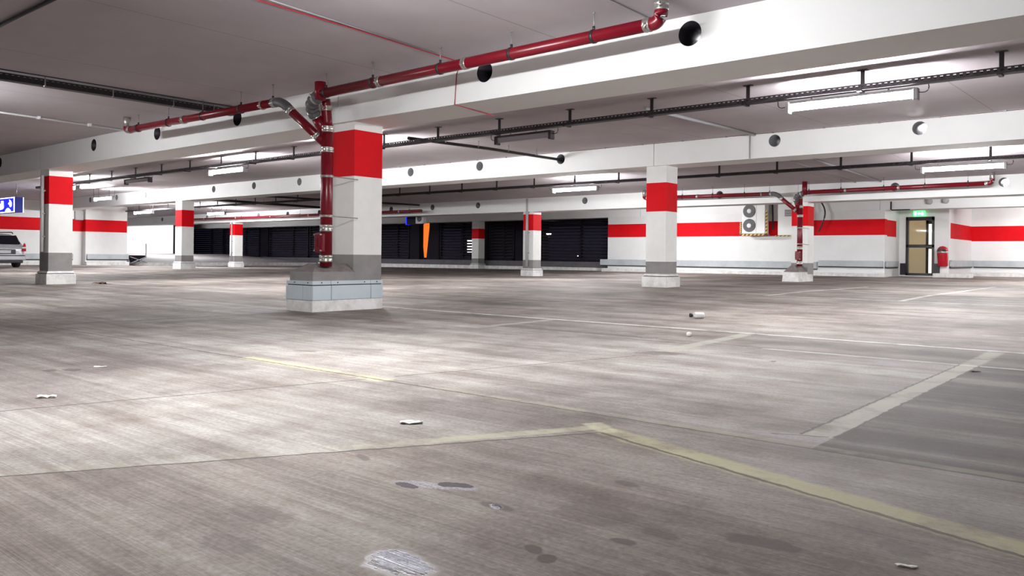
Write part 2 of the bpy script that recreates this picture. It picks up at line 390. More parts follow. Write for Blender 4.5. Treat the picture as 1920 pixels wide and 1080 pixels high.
# ------------------------------------------------------------------ beams with round service holes
def beam(x0, x1, y0, y1, z0, z1, holes, r=.097):
    b = MB(); cells = []; x = x0
    hs = sorted(h for h in holes if x0 + .2 < h[0] < x1 - .2)
    for hx, hz in hs:
        if hx - .16 > x: cells.append((x, hx - .16, None))
        cells.append((hx - .16, hx + .16, (hx, hz))); x = hx + .16
    cells.append((x, x1, None)); nseg = 32
    for a, c, h in cells:
        if h is None:
            for y in (y0, y1): b.poly([(a, y, z0), (c, y, z0), (c, y, z1), (a, y, z1)])
        else:
            hx, hz = h; inn = {}
            for y in (y0, y1):
                O, I = [], []
                for i in range(nseg):
                    t = 2 * PI * (i + .5) / nseg; dx, dz = math.cos(t), math.sin(t)
                    k = min((.16 / abs(dx)) if abs(dx) > 1e-6 else 9e9, ((z1 - hz) / dz) if dz > 1e-6 else ((z0 - hz) / dz) if dz < -1e-6 else 9e9)
                    O.append((hx + dx * k, y, hz + dz * k)); I.append(b.bm.verts.new((hx + dx * r, y, hz + dz * r)))
                Ov = [b.bm.verts.new(p) for p in O]
                for i in range(nseg):
                    j = (i + 1) % nseg; b._f((Ov[i], Ov[j], I[j], I[i]))
                    p, q = O[i], O[j]                     # corner triangles
                    if abs(p[0] - q[0]) > 1e-5 and abs(p[2] - q[2]) > 1e-5:
                        cx = hx + .16 * (1 if (p[0] + q[0]) / 2 > hx else -1); cz = z1 if (p[2] + q[2]) / 2 > hz else z0
                        b._f((Ov[i], Ov[j], b.bm.verts.new((cx, y, cz))))
                inn[y] = I
            for i in range(nseg):
                j = (i + 1) % nseg; f = b._f((inn[y0][i], inn[y0][j], inn[y1][j], inn[y1][i]))
                if f: f.smooth = True; f.material_index = 1
    b.poly([(x0, y0, z0), (x1, y0, z0), (x1, y1, z0), (x0, y1, z0)])
    b.poly([(x0, y0, z1), (x1, y0, z1), (x1, y1, z1), (x0, y1, z1)])
    for x in (x0, x1): b.poly([(x, y0, z0), (x, y1, z0), (x, y1, z1), (x, y0, z1)])
    bmesh.ops.remove_doubles(b.bm, verts=b.bm.verts, dist=1e-5)
    return struct(b.build('ceiling_beam', ['beam', 'sleeve' if y0 < 6 else 'sleevelit']))
ENDX = [-35.6, -35.6, -50, -50]
for j in range(4):
    y0, y1 = ROW[j] - .06, ROW[j] + .53
    edges = [7.0] + [X1 - .22 - PX * i for i in range(0, 6)]
    top = min(zc(y0), zc(y1)) + .06
    for k, (xa, xb) in enumerate(zip(edges, edges[1:])):
        if xb < ENDX[j]: xb = ENDX[j]
        if xa <= xb: break
        hol = [(X1 + 4.09 - PX * k - 2.12 * q, SOFF[j] + .262) for q in range(-1, 4)]
        if j == 3: hol = []
        beam(xb + .006, xa - .006, y0, y1, SOFF[j], top, hol)

# ------------------------------------------------------------------ columns
def column(i, j, label, band, grey, drain=False):
    x1 = X1 - PX * i; x0 = x1 - .40; y0 = ROW[j]; y1 = y0 + .40
    zb = zf(x1, y0); z0 = zb - .03; zt = SOFF[j]
    t = thing('concrete_column', label, 'column', ((x0 + x1) / 2, y0 + .2, zb), 'red banded concrete columns')
    for nm, mt, a, c in (('shaft', 'grey', z0, grey), ('shaft', 'colw', grey, band[0]), ('band', 'red', band[0], band[1]), ('shaft', 'colw', band[1], zt)):
        pass
    b = MB()
    for mi, a, c in ((0, z0, grey), (1, grey, band[0]), (2, band[0], band[1]), (1, band[1], zt)):
        b.mi = mi; b.box(x0, x1, y0, y1, a, c)
    bmesh.ops.remove_doubles(b.bm, verts=b.bm.verts, dist=1e-5)
    bad = [f for f in b.bm.faces if abs(f.normal.z) > .9 or abs(f.calc_center_median().z - z0) < 1e-4]
    inner = [f for f in b.bm.faces if len(set(round(v.co.z, 4) for v in f.verts)) == 1 and z0 + .01 < f.calc_center_median().z < zt - .01]
    bmesh.ops.delete(b.bm, geom=inner, context='FACES_ONLY')
    o = b.build('shaft', ['grey', 'colw', 'red'], t); o['label'] = 'white shaft with red band and grey foot'
    if not drain:
        e = .05
        MB().frustum((x0 - e, x1 + e, y0 - e, y1 + e), (x0 - e, x1 + e, y0 - e, y1 + e), z0, zb + .185).build('kerb', 'kerb', t, .008)
        MB().box(x0 - .025, x1 + .025, y0 - .025, y1 + .025, zb + .18, zb + .20).build('joint', 'gap', t)
        MB().frustum((x0 - .04, x1 + .04, y0 - .04, y1 + .04), (x0 - .012, x1 + .012, y0 - .012, y1 + .012), zb + .198, zb + .235).build('kerb_cap', 'kerb', t)
    return t, x0, x1, y0, y1, zb

cols = {}
cols['P1'] = column(0, 0, 'large white column with red band and panelled base, behind the nearest red pipe', (1.475, 1.985), .606, True)
cols['P0'] = column(1, 0, 'white column with red band at the left edge, beside the silver car', (1.455, 1.955), .585)
cols['P2'] = column(0, 1, 'white column with red band standing alone right of the picture centre', (1.43, 1.94), .54)
cols['P4'] = column(2, 1, 'white column with red band next to the ramp and left louvers', (1.43, 1.95), .53)
cols['P7'] = column(0, 2, 'white column with red band behind the far red drain pipe, by the fan units', (1.42, 1.90), .52, True)
cols['P3'] = column(1, 2, 'white column with red band and grey downpipe in front of the dark louvers', (1.42, 1.92), .50)
cols['P5'] = column(3, 2, 'small far white column with red band before the leftmost louvers', (1.42, 1.92), .50)
cols['P6'] = column(2, 3, 'dim far column with dark red band between louvers', (1.38, 1.82), .50)

# drain column bases
def drain_base(key, panels):
    t, x0, x1, y0, y1, zb = cols[key]
    a, c, d, e = x0 - .005, x1 + .058, y0 - .58, y1 - .025
    if panels:
        MB().box(a, c, d, e, zb - .03, zb + .12).build('kerb', 'kerb', t, .006)
        b = MB(); b.box(a + .012, c - .012, d + .012, e - .012, zb + .12, zb + .30); b.build('base_core', 'gap', t)
        def panel(nm, xa, xb, ya, yb, za, zz, bev=.003): MB().box(xa, xb, ya, yb, za, zz).build(nm, 'steelblue', t, bev)
        ysp = [d - .004, d + .24, d + .78, e + .004]
        for p, q in zip(ysp, ysp[1:]):
            panel('panel', c - .012, c + .006, p + .004, q - .004, zb + .122, zb + .275)
            panel('trim_strip', c - .016, c - .002, p + .003, q - .003, zb + .285, zb + .325, .001)
            n = 2 if q - p > .4 else 1
            for k in range(n):
                yy = p + (q - p) * (k + .5) / n if n == 1 else p + (q - p) * (.16 + .68 * k)
                MB().cyl((c - .004, yy, zb + .306), (c + .002, yy, zb + .306), .007, 8).build('screw', 'black', t)
        xsp = [a - .004, a + .30, c + .004]
        for p, q in zip(xsp, xsp[1:]):
            panel('panel', p + .004, q - .004, d - .006, d + .012, zb + .122, zb + .275)
            panel('trim_strip', p + .003, q - .003, d + .002, d + .016, zb + .285, zb + .325, .001)
            MB().cyl(((p + q) / 2, d - .002, zb + .306), ((p + q) / 2, d + .004, zb + .306), .007, 8).build('screw', 'black', t)
        h0, h1, h2 = zb + .295, zb + .42, zb + .505
    else:
        MB().frustum((a, c - .05, d, e), (a + .02, c - .06, d + .02, e - .02), zb - .03, zb + .23).build('kerb', 'kerb', t, .01)
        h0, h1, h2 = zb + .20, zb + .25, zb + .40
    q = (a + .02, c - .03, d + .025, y0 + .02) if panels else (a + .03, c - .08, d + .04, y0 + .2)
    b = MB(); b.box(q[0], q[1], q[2], y0 + .02, h0, h1) if panels else b.box(q[0], q[1], q[2], q[3], h0, h1)
    if panels: o = b.build('plinth', 'grey', t, .01)
    else: o = b.build('plinth', 'mound', t, .01)
    MB().frustum((q[0], q[1], q[2], y0 + .02), (q[0] + .13, q[1] - .13, q[2] + .14, y0 + .01), h1 - .004, h2).build('mortar_mound', 'mound', t, .015)
    return h2
hP1 = drain_base('P1', True); hP7 = drain_base('P7', False)

# ------------------------------------------------------------------ red drain pipes
def clamp(t, p, d, r, wd=.05, name='coupling', bolt=True):
    p, d = Vector(p), Vector(d).normalized(); b = MB()
    b.lathe(p - d * wd / 2, [(0, r * 1.0), (.001, r * 1.10), (wd * .25, r * 1.13), (wd * .3, r * 1.08), (wd * .7, r * 1.08), (wd * .75, r * 1.13), (wd - .001, r * 1.10), (wd, r)], 24, d)
    if bolt:
        u = Vector((0, -1, 0)) if abs(d.y) < .8 else Vector((0, 0, 1)); s = d.cross(u).normalized()
        c = p + u * r * 1.10 + s * r * .35
        b.cyl(c - s * .022, c + s * .022, .008, 8)
        for k in (-1, 1): b.cyl(c + d * wd * .25 * k - u * .01, c + d * wd * .25 * k + u * .012, .007, 6)
    return b.build(name, 'steel', t)
def hanger(t, x, y, z, r, ztop):
    b = MB(); b.lathe((x - .012, y, z), [(0, r), (.0005, r * 1.12), (.024, r * 1.12), (.0245, r)], 22, (1, 0, 0)); b.cyl((x, y, z + r), (x, y, z + r + .03), .011, 8); b.build('pipe_ring', 'black', t)
    b = MB(); b.cyl((x, y, z + r * 1.1), (x, y, ztop), .0045, 6); b.lathe((x, y, ztop), [(0, .014), (-.006, .014), (-.012, .006)], 8); b.build('rod', 'rod', t)

def drain(xo, jrow, zbase, dz, label, xr, xl):
    yb = ROW[jrow]; yp = yb - .577; yv = yb - .34; xv = xo; R1, R2 = .048, .064; zt = zc(yp)
    def zz(x): return 2.262 + dz + .007 * abs(x - xv)
    t = thing('drain_pipe', label, 'pipe', (xv, yv, zbase), 'red drain pipes on the columns')
    # stack
    MB().cyl((xv, yv, zbase - .03), (xv, yv, 1.99 + dz), R2, 28).build('stack_pipe', 'pipe', t)
    for z, wd in ((zbase + .055, .075), (.885 + dz * .3 + (.02 if jrow else 0), .075), (1.725 + dz, .06), (1.945 + dz, .07)): clamp(t, (xv, yv, z), (0, 0, 1), R2, wd)
    for z in (1.015 + dz * .5, 1.44 + dz): 
        clamp(t, (xv, yv, z), (0, 0, 1), R2, .026, 'pipe_bracket', False)
        MB().cyl((xv + .04, yv + .04, z), (xv + .10, yb + .003, z - .012), .006, 6).build('bracket_rod', 'rod', t)
    # cleaning hatch
    zh = zbase + .225
    b = MB(); b.box(xv - .085, xv + .045, yv - R2 - .035, yv - R2 + .03, zh - .105, zh + .105); h = b.build('cleaning_hatch', 'pipe', t, .018)
    for sx in (-.075, .035):
        for sz in (-.085, .085): MB().cyl((xv + sx, yv - R2 - .04, zh + sz), (xv + sx, yv - R2 - .022, zh + sz), .009, 8).build('bolt', 'steel', h)
    b = MB(); b.box(xv - .055, xv + .015, yv - R2 - .04, yv - R2 - .03, zh + .045, zh + .053); b.box(xv - .024, xv - .016, yv - R2 - .04, yv - R2 - .03, zh - .045, zh + .05); b.box(xv - .055, xv + .015, yv - R2 - .04, yv - R2 - .03, zh - .053, zh - .045); b.build('hatch_ridge', 'pipe', h)
    # top of the stack and tee
    MB().tube(arc((xv, yv, 1.98 + dz), (xv + .01, yv - .02, 2.12 + dz), (xv + .02, yv - .05, 2.26 + dz), 6), R2 * .86, 22).build('upper_stack', 'pipe', t)
    clamp(t, (xv + .012, yv - .025, 2.165 + dz), (0, -.1, 1), R2 * .86, .055)
    xt = xv + .19
    b = MB(); b.cyl((xt, yp, 2.20 + dz), (xt, yp, (2.385 + dz) if jrow == 0 else zt), R2 * .92, 24); b.build('tee', 'pipe', t)
    MB().cyl((xt, yp, zz(xt)), (xr - .06, yp, zz(xr)), R1, 24).build('main_pipe', 'pipe', t)
    # rubber bellows from the tee down to the side branch
    pts = arc((xt - .02, yp, 2.24 + dz), (xv - .04, yp - .01, 2.20 + dz), (xv - .055, yv - .10, 2.06 + dz), 20)
    b = MB(); rs = []
    for i, p in enumerate(pts):
        dd = pts[min(i + 1, 20)] - pts[max(i - 1, 0)]; rs.append(b.ring(p, dd, .052 + (.016 if i % 4 in (1, 2) else 0), 20))
    b.skin(rs); b.build('rubber_bellows', 'rubber', t)
    clamp(t, pts[3], pts[4] - pts[2], .058, .03, 'hose_clip'); clamp(t, pts[18], pts[19] - pts[17], .058, .03, 'hose_clip')
    MB().tube([pts[20], (xv - .045, yv - .06, 1.99 + dz), (xv - .012, yv - .01, 1.90 + dz)], .055, 18).build('side_branch', 'pipe', t)
    # right elbow into the ceiling
    zr = zz(xr); MB().tube(arc((xr - .08, yp, zr), (xr, yp, zr), (xr, yp, zr + .09), 8), R1 * 1.04, 22).build('elbow', 'pipe', t)
    MB().cyl((xr, yp, zr + .085), (xr, yp, zt), R1 * .98, 22).build('ceiling_outlet', 'steel', t)
    clamp(t, (xr, yp, zr + .115), (0, 0, 1), R1, .06); clamp(t, (xr - .105, yp, zr), (1, 0, 0), R1, .055)
    # left pipe, its end and the slanting branch
    xe = xv - .60
    MB().cyl((xe, yp, zz(xe)), (xl + .04, yp, zz(xl)), R1 * .95, 24).build('left_pipe', 'pipe', t)
    MB().tube(arc((xl + .05, yp, zz(xl)), (xl - .02, yp, zz(xl)), (xl - .02, yp, zz(xl) + .05), 6), R1, 18).build('elbow', 'pipe', t)
    MB().cyl((xl - .02, yp, zz(xl) + .05), (xl - .02, yp, zt), R1, 18).build('ceiling_outlet', 'steel', t)
    clamp(t, (xl + .08, yp, zz(xl)), (1, 0, 0), R1, .045)
    ps = arc((xe, yp, zz(xe)), (xe + .13, yp, zz(xe)), (xe + .20, yp + .04, zz(xe) - .10), 8)
    MB().tube(ps, R1 * 1.08, 20).build('bend', 'rubber', t)
    pe = Vector((xv - .03, yv - .01, 1.80 + dz)); MB().cyl(ps[-1], pe, R1, 22).build('slanting_branch', 'pipe', t)
    d = (pe - ps[-1]); clamp(t, ps[-1] + d * .03, d, R1, .05); clamp(t, ps[-1] + d * .80, d, R1, .05)
    clamp(t, (xe - .03, yp, zz(xe)), (1, 0, 0), R1, .05); clamp(t, (xe - .26, yp, zz(xe)), (1, 0, 0), R1, .03)
    for x in (xt + .93, xt + 2.06): clamp(t, (x, yp, zz(x)), (1, 0, 0), R1, .05)
    clamp(t, (xl + 1.55, yp, zz(xl + 1.55)), (1, 0, 0), R1, .05)
    for x in (xt + .10, xt + .93 - .10, xt + 1.75, xt + 2.58, xt + 3.40): hanger(t, x, yp, zz(x), R1, zt)
    for x in (xe - .06, xe - .70, xe - 1.55, xe - 2.40, xl + .32): hanger(t, x, yp, zz(x), R1, zt)
    return t
drain(-7.07, 0, hP1, 0, 'red drain pipe on the panelled near column, running along the front beam', -2.90, -11.22)
drain(-7.10, 2, hP7, -.08, 'far red drain pipe on the column by the fan units', -3.07, -11.22)
t = thing('drain_pipe', 'dim red pipe along the far beam above the left louvers', 'pipe', (-28, 18.92, 2.2))
MB().cyl((-36.3, 18.92, 2.15), (-19.9, 18.92, 2.12), .05, 18).build('main_pipe', 'pipe', t)
for k in range(8): hanger(t, -35.2 + 2.1 * k, 18.92, 2.148 - .004 * k, .05, zc(18.92))
for k in range(6): clamp(t, (-34 + 2.6 * k, 18.92, 2.147 - .004 * k), (1, 0, 0), .05, .05)

# ------------------------------------------------------------------ cable trays and lamps
def tray_x(y, z, x0, x1, label, step=1.22):
    t = thing('cable_tray', label, 'cable tray', ((x0 + x1) / 2, y, z), 'ceiling cable trays')
    b = MB(); h = .055; wd = .10
    for yy in (y - wd / 2, y + wd / 2):
        b.box(x0, x1, yy - .003, yy + .003, z, z + .018); b.box(x0, x1, yy - .003, yy + .003, z + h - .012, z + h)
        n = int((x1 - x0) / .055)
        for k in range(n): b.box(x0 + k * .055, x0 + k * .055 + .028, yy - .003, yy + .003, z + .018, z + h - .012)
    b.box(x0, x1, y - wd / 2, y + wd / 2, z - .003, z); b.build('perforated_channel', 'tray', t)
    b = MB()
    for k, (dy, r) in enumerate(((-.025, .016), (.012, .020), (.032, .012))): b.cyl((x0, y + dy, z + r + .004), (x1, y + dy, z + r + .004), r, 8)
    b.build('cables', 'black', t)
    x = x1 - .5
    while x > x0 + .1:
        b = MB(); b.box(x - .02, x + .02, y + wd / 2 + .004, y + wd / 2 + .016, z - .012, zc(y + .06)); b.box(x - .018, x + .018, y - wd / 2 - .03, y + wd / 2 + .01, z - .018, z - .006); b.box(x - .05, x + .05, y + wd / 2 - .02, y + wd / 2 + .04, zc(y) - .006, zc(y) + .01)
        b.build('bracket', 'tray', t); x -= step
    return t
tray_x(8.48, 2.315, -24, 6.5, 'black cable tray across the middle bay above the lit lamps')
t = thing('conduit_pipe', 'thin black conduit at the upper left corner of the ceiling', 'conduit', (-7, 2.34, 2.45))
MB().cyl((-12, 2.34, 2.448), (-2.2, 2.34, 2.448), .016, 10).build('tube', 'black', t)
tray_x(15.42, 2.30, -34, 6.5, 'thin dark cable tray behind the second beam')

def lamp(x, y, z, label, lit=True, ln=1.26, grp='fluorescent lamps', zt=None, power=None):
    t = thing('fluorescent_lamp', label, 'lamp', (x, y, z), grp)
    a, c = x - ln / 2, x + ln / 2
    b = MB(); b.box(a, c, y - .034, y + .034, z + .022, z + .05); b.build('housing', 'housing' if lit else 'tray', t, .006)
    b = MB(); rs = []
    for xx in (a + .02, c - .02):
        ring = [b.bm.verts.new((xx, y + .027 * math.cos(PI * k / 10), z + .022 - (.045 + .025 * min(1, 3 * math.sin(PI * k / 10))) * (1 if 0 < k < 10 else 0) * (math.sin(PI * k / 10) ** .35))) for k in range(11)]; rs.append(ring)
    n = 11
    for k in range(n): b._f((rs[0][k], rs[0][(k + 1) % n], rs[1][(k + 1) % n], rs[1][k]))
    b._f(rs[0]); b._f(rs[1]); b.build('diffuser', power or ('lamp' if lit else 'unlit'), t)
    for xx in (a, c): MB().box(xx - .018, xx + .022, y - .046, y + .046, z - .072, z + .045).build('end_cap', 'housing' if lit else 'tray', t, .004)
    zt = zt or z + .07
    for xx in (a + .25, c - .25): MB().box(xx - .008, xx + .008, y - .008, y + .008, z + .045, zt).build('stem', 'rod', t)
    for s, xx in ((-1, a), (1, c)): MB().tube(arc((xx, y, z + .01), (xx + s * .13, y, z - .03), (xx + s * .11, y, zt), 8), .005, 6).build('wire', 'black', t)
    return t
TB = 2.315
lamp(-2.66, 8.50, 2.235, 'glaring lit lamp under the middle tray at upper right')
lamp(-6.95, 8.50, 2.235, 'unlit dark lamp under the middle tray near the picture centre', False, .95)
lamp(-14.45, 8.50, 2.235, 'lit lamp left of the near column in the middle bay')
lamp(-18.2, 8.50, 2.235, 'unlit dark lamp under the tray beside the left column', False, 1.15)
lamp(-22.1, 8.50, 2.235, 'lit lamp peeping out right of the left column')
lamp(-2.95, 15.45, 2.21, 'lit lamp above the far right drain pipe')
lamp(-11.05, 15.45, 2.21, 'lit lamp behind the second beam near the picture centre')
lamp(-25.8, 11.0, 2.28, 'lit lamp before the left red banded wall', zt=zc(11))
lamp(-31.6, 15.0, 2.20, 'brightest lit lamp over the foot of the ramp', ln=1.5, zt=zc(15))
lamp(-30.0, 17.2, 2.22, 'lit lamp beside the ramp column', zt=zc(17.2))
# lamps that light the bays from outside the frame or from behind the beams
lamp(-3.3, 2.36, 2.10, 'lit lamp under the front ceiling, above the picture', zt=2.44)
lamp(-10.8, 2.34, 2.31, 'lit lamp under the front ceiling, far left beyond the picture', zt=2.44, power='lampdim')
lamp(-10.6, 8.50, 2.235, 'lit lamp under the middle tray hidden behind the near column')
lamp(-2.3, 28.8, 2.36, 'unseen lamp added behind the last beam to brighten the far right wall', zt=zc(28.8))  # added fill lamp, out of sight, for the far right wall
lamp(-42.3, 21.3, 2.30, 'lit lamp over the top of the ramp', ln=1.5, zt=zc(20)).rotation_euler.z = PI / 2
lamp(-13.5, 22.6, 2.25, 'lit lamp behind the third beam, before the fan unit wall', zt=zc(22.6))
lamp(-3.2, 22.6, 2.25, 'lit lamp behind the third beam, before the exit door', zt=zc(22.6))

# pipes and cables along the ceiling, front to back
t = thing('cable_pipe', 'narrow dark cable tray with bright clips running away under the left ceiling', 'cable tray', (-9.4, 4, 2.42))
b = MB(); b.box(-9.45, -9.35, 2.3, 5.60, 2.372, 2.376)
for xx in (-9.45, -9.35):
    b.box(xx - .002, xx + .002, 2.3, 5.60, 2.372, 2.392); b.box(xx - .002, xx + .002, 2.3, 5.60, 2.43, 2.446)
    for k in range(60): b.box(xx - .002, xx + .002, 2.3 + .055 * k, 2.33 + .055 * k, 2.39, 2.432)
b.build('perforated_channel', 'tray', t)
MB().box(-9.44, -9.36, 2.3, 5.60, 2.378, 2.428).build('cables', 'black', t)
MB().cyl((-9.30, 2.3, 2.462), (-9.27, 5.6, 2.462), .006, 6).build('thin_cable', 'black', t)
for y in (2.7, 3.36, 4.07, 4.78, 5.3): MB().tube([(-9.36, y, 2.366), (-9.335, y, 2.366), (-9.335, y, 2.455), (-9.32, y, 2.466)], .008, 6).build('clip', 'steel', t)
t = thing('cable_pipe', 'dark conduit running into a round hole of the second beam', 'conduit', (-9.36, 11, 2.5))
MB().tube([(-9.36, 8.6, 2.44), (-9.37, 10.5, 2.485), (-9.38, 12.9, 2.50)], .026, 14).build('tube', 'tray', t)
for y in (9.4, 10.2, 11.0, 11.8): MB().tube([(-9.37, y, 2.435 + .018 * (y - 8.6)), (-9.33, y, 2.45 + .018 * (y - 8.6)), (-9.33, y, zc(y))], .007, 6).build('clip', 'steel', t)
t = thing('conduit_pipe', 'pale grey conduit along the ceiling at the far left', 'conduit', (-12.1, 4.5, 2.45))
MB().cyl((-11.95, 2.5, 2.45), (-12.33, 5.60, 2.45), .014, 10).build('tube', 'wconduit', t)
for y in (3.3, 4.3, 5.0): MB().box(-12.08 - .1 * (y - 3.3), -12.04 - .1 * (y - 3.3), y - .02, y + .02, 2.43, 2.47).build('clip', 'wconduit', t)
t = thing('red_cable', 'thin red cable along the ceiling above the near drain pipe, then down the beam', 'cable', (-5.3, 4.5, 2.45))
MB().tube([(-5.10, 1.7, 2.463), (-5.23, 3.3, 2.463), (-5.27, 4.3, 2.463), (-5.36, 5.595, 2.462), (-5.42, 5.60, 2.36), (-5.44, 5.597, 2.068), (-5.52, 6.25, 2.062)], .006, 6).build('wire', 'redwire', t)
MB().cyl((-5.03, 1.7, 2.462), (-5.30, 5.2, 2.462), .0065, 6).build('pale_conduit', 'conduit', t)
t = thing('grey_cable', 'thin grey cable on the ceiling beside the red pipe elbow', 'cable', (-3.2, 4.5, 2.46))
MB().tube([(-3.18, 2.5, 2.463), (-3.21, 4.9, 2.463), (-3.22, 5.58, 2.463)], .0065, 6).build('wire', 'conduit', t)
t = thing('conduit_pipe', 'grey conduit across the middle bay ceiling right of centre', 'conduit', (-5.3, 10.5, 2.55))
MB().cyl((-5.35, 9.0, zc(9.0) - .022), (-5.38, 12.5, zc(12.5) - .022), .022, 10).build('tube', 'conduit', t)
MB().tube([(-5.45, 12.5, zc(12.5) - .02), (-5.47, 12.516, 2.60), (-5.47, 12.516, 2.24)], .012, 8).build('drop', 'conduit', t)
t = thing('conduit_pipe', 'grey conduit above the far right drain pipe', 'conduit', (-5.9, 16.5, 2.5))
MB().cyl((-5.6, 13.2, zc(13.2) - .02), (-5.35, 19.4, zc(19.4) - .02), .02, 8).build('tube', 'conduit', t)
MB().cyl((-6.0, 13.2, zc(13.2) - .015), (-5.9, 19.4, zc(19.4) - .015), .012, 8).build('thin_tube', 'conduit', t)
t = thing('red_cable', 'thin brown red cable with clips along the top of the second beam', 'cable', (-4, 12.51, 2.62))
b = MB(); b.tube([(-16, 12.518, 2.628), (6, 12.518, 2.628)], .005, 6); b.build('wire', 'brownwire', t)
b = MB()
for k in range(26): b.box(-15.5 + .8 * k, -15.47 + .8 * k, 12.50, 12.53, 2.618, 2.64)
b.build('clips', 'rod', t)
t = thing('cable_pipe', 'dark pipe run crossing the dim ceiling behind the near column', 'conduit', (-25.5, 16, 2.4))
MB().cyl((-25.6, 13.2, 2.45), (-24.5, 19.4, 2.33), .045, 12).build('tube', 'tray', t)
MB().cyl((-23.6, 13.2, 2.50), (-20.5, 19.4, 2.36), .03, 12).build('branch_tube', 'tray', t)
for k in range(5): MB().cyl((-25.5 + .2 * k, 14 + 1.1 * k, 2.42), (-25.5 + .2 * k, 14 + 1.1 * k, zc(14 + 1.1 * k)), .008, 6).build('rod', 'rod', t)

# downpipes on columns
def downpipe(x, y, z0, z1, r, mat, label):
    t = thing('downpipe', label, 'pipe', (x, y, z0))
    MB().cyl((x, y, z0), (x, y, z1), r, 14).build('pipe', mat, t)
    for k in range(3):
        z = z0 + (z1 - z0) * (.2 + .3 * k); MB().box(x - r - .015, x + r + .015, y - .004, y + r + .012, z - .012, z + .012).build('bracket', 'rod', t)
downpipe(-15.72, 19.452, .30, 2.40, .042, 'conduit', 'grey downpipe on the column before the dark louvers')
downpipe(-15.63, 5.60, .60, 1.96, .03, 'wconduit', 'white conduit on the left column with red band')
downpipe(-32.66, 19.46, .30, 2.0, .03, 'conduit', 'slim grey conduit on the small far column')

# ------------------------------------------------------------------ walls
def wall_strip(name, pts, zt, band, label, grey=None, thick=.25, zb0=-.1, nobandseg=()):
    """pts: plan polyline, the room lies to its right-hand side when walking; red band as painted faces"""
    b = MB()
    for k, (p, q) in enumerate(zip(pts, pts[1:])):
        p, q = Vector(p), Vector(q); d = (q - p).normalized(); n = Vector((-d.y, d.x)) * thick
        lv = [(0, zb0, zt)] if k in nobandseg else [(0, zb0, band[0]), (1, band[0], band[1]), (0, band[1], zt)]
        for mi, za, zz in lv:
            b.mi = mi
            b.prism([(p.x, p.y, za), (q.x, q.y, za), (q.x + n.x, q.y + n.y, za), (p.x + n.x, p.y + n.y, za)], (0, 0, zz - za))
    return struct(b.build(name, ['white', 'red']), label)
YA = 26.27
wall_strip('wall_back', [(-17.20, YA), (-7.12, YA)], 2.56, (1.385, 1.88), 'white back wall with red band behind the fan units')
b = MB(); b.box(-14.72, -14.52, YA - .02, YA + .01, .5, 2.15); struct(b.build('trim_1', 'white'))
b = MB(); b.mi = 0; b.box(-7.37, -7.12, YA + .25, 27.9, -.1, 1.35); b.mi = 1; b.box(-7.37, -7.12, YA + .25, 27.55, 1.35, 1.86); b.mi = 0; b.box(-7.37, -7.12, 27.55, 27.9, 1.35, 1.86); b.box(-7.37, -7.12, YA + .25, 27.9, 1.86, 2.56)
struct(b.build('wall_return', ['white', 'red']))
DX0, DX1, DZ0, DZ1, YD = -6.92, -6.09, .135, 2.0, 27.9
b = MB(); b.box(-7.37, DX0, YD, YD + .2, -.1, 2.56); b.box(DX1, -5.68, YD, YD + .2, -.1, 2.56); b.box(DX0, DX1, YD, YD + .2, DZ1, 2.56); b.box(DX0, DX1, YD, YD + .2, -.1, DZ0)
struct(b.build('wall_door_side', 'white'), 'white wall around the glazed exit door')
b = MB()
for mi, za, zz in ((0, -.1, 1.31), (1, 1.31, 1.80), (0, 1.80, 2.56)): b.mi = mi; b.box(-5.93, -5.68, YD + .2, 31.3, za, zz)
struct(b.build('wall_step', ['white', 'red']))
b = MB()
for mi, za, zz in ((0, -.1, 1.29), (1, 1.29, 1.80), (0, 1.80, 2.56)): b.mi = mi; b.box(-5.93, 8, 31.3, 31.55, za, zz)
struct(b.build('wall_far_right', ['white', 'red']), 'white wall with red band at the far right')
# left end wall
XL = -35.0
b = MB()
for mi, za, zz in ((0, -.1, 1.45), (1, 1.45, 1.95), (0, 1.95, 2.7)):
    b.mi = mi; b.box(XL - .3, XL, -9, 13.75, za, zz)
    b.box(XL - .45, XL - .15, 13.75, 14.15, za, zz)
    b.box(XL - .3, XL + .12, 14.15, 15.85, za, zz)
struct(b.build('wall_left', ['white', 'red']), 'white left end wall with red band behind the car')
b = MB(); b.box(XL - 10.5, XL - .3, 15.7, 15.9, -.1, 2.7); struct(b.build('wall_ramp_side', 'white'))
b = MB(); b.box(-45.4, -45.1, 15.9, 23.15, -.1, 2.7); struct(b.build('wall_ramp_end', 'white'), 'bright white wall at the top of the ramp')
b = MB(); b.prism([(-35.6, 15.9, -.05), (-45.1, 15.9, -.05), (-45.1, 15.9, .56), (-36.0, 15.9, .10)], (0, 10.9, 0)); struct(b.build('floor_ramp', 'ramp'), 'grey concrete ramp rising to the left')
b = MB(); b.box(-36.0, -35.75, 16.6, 26.3, -.05, .16); struct(b.build('trim_2', 'kerb'))
b = MB(); b.box(-47, -45.1, 23.35, 24.2, .3, 2.4); struct(b.build('door_2', 'doorf'))
# enclosing walls out of view
b = MB(); b.box(7.0, 7.2, -9, 32, -.1, 2.7); struct(b.build('wall_right', 'white'))
b = MB(); b.box(-35, 7, -7.2, -7, -.1, 2.7); struct(b.build('wall_near', 'white'))

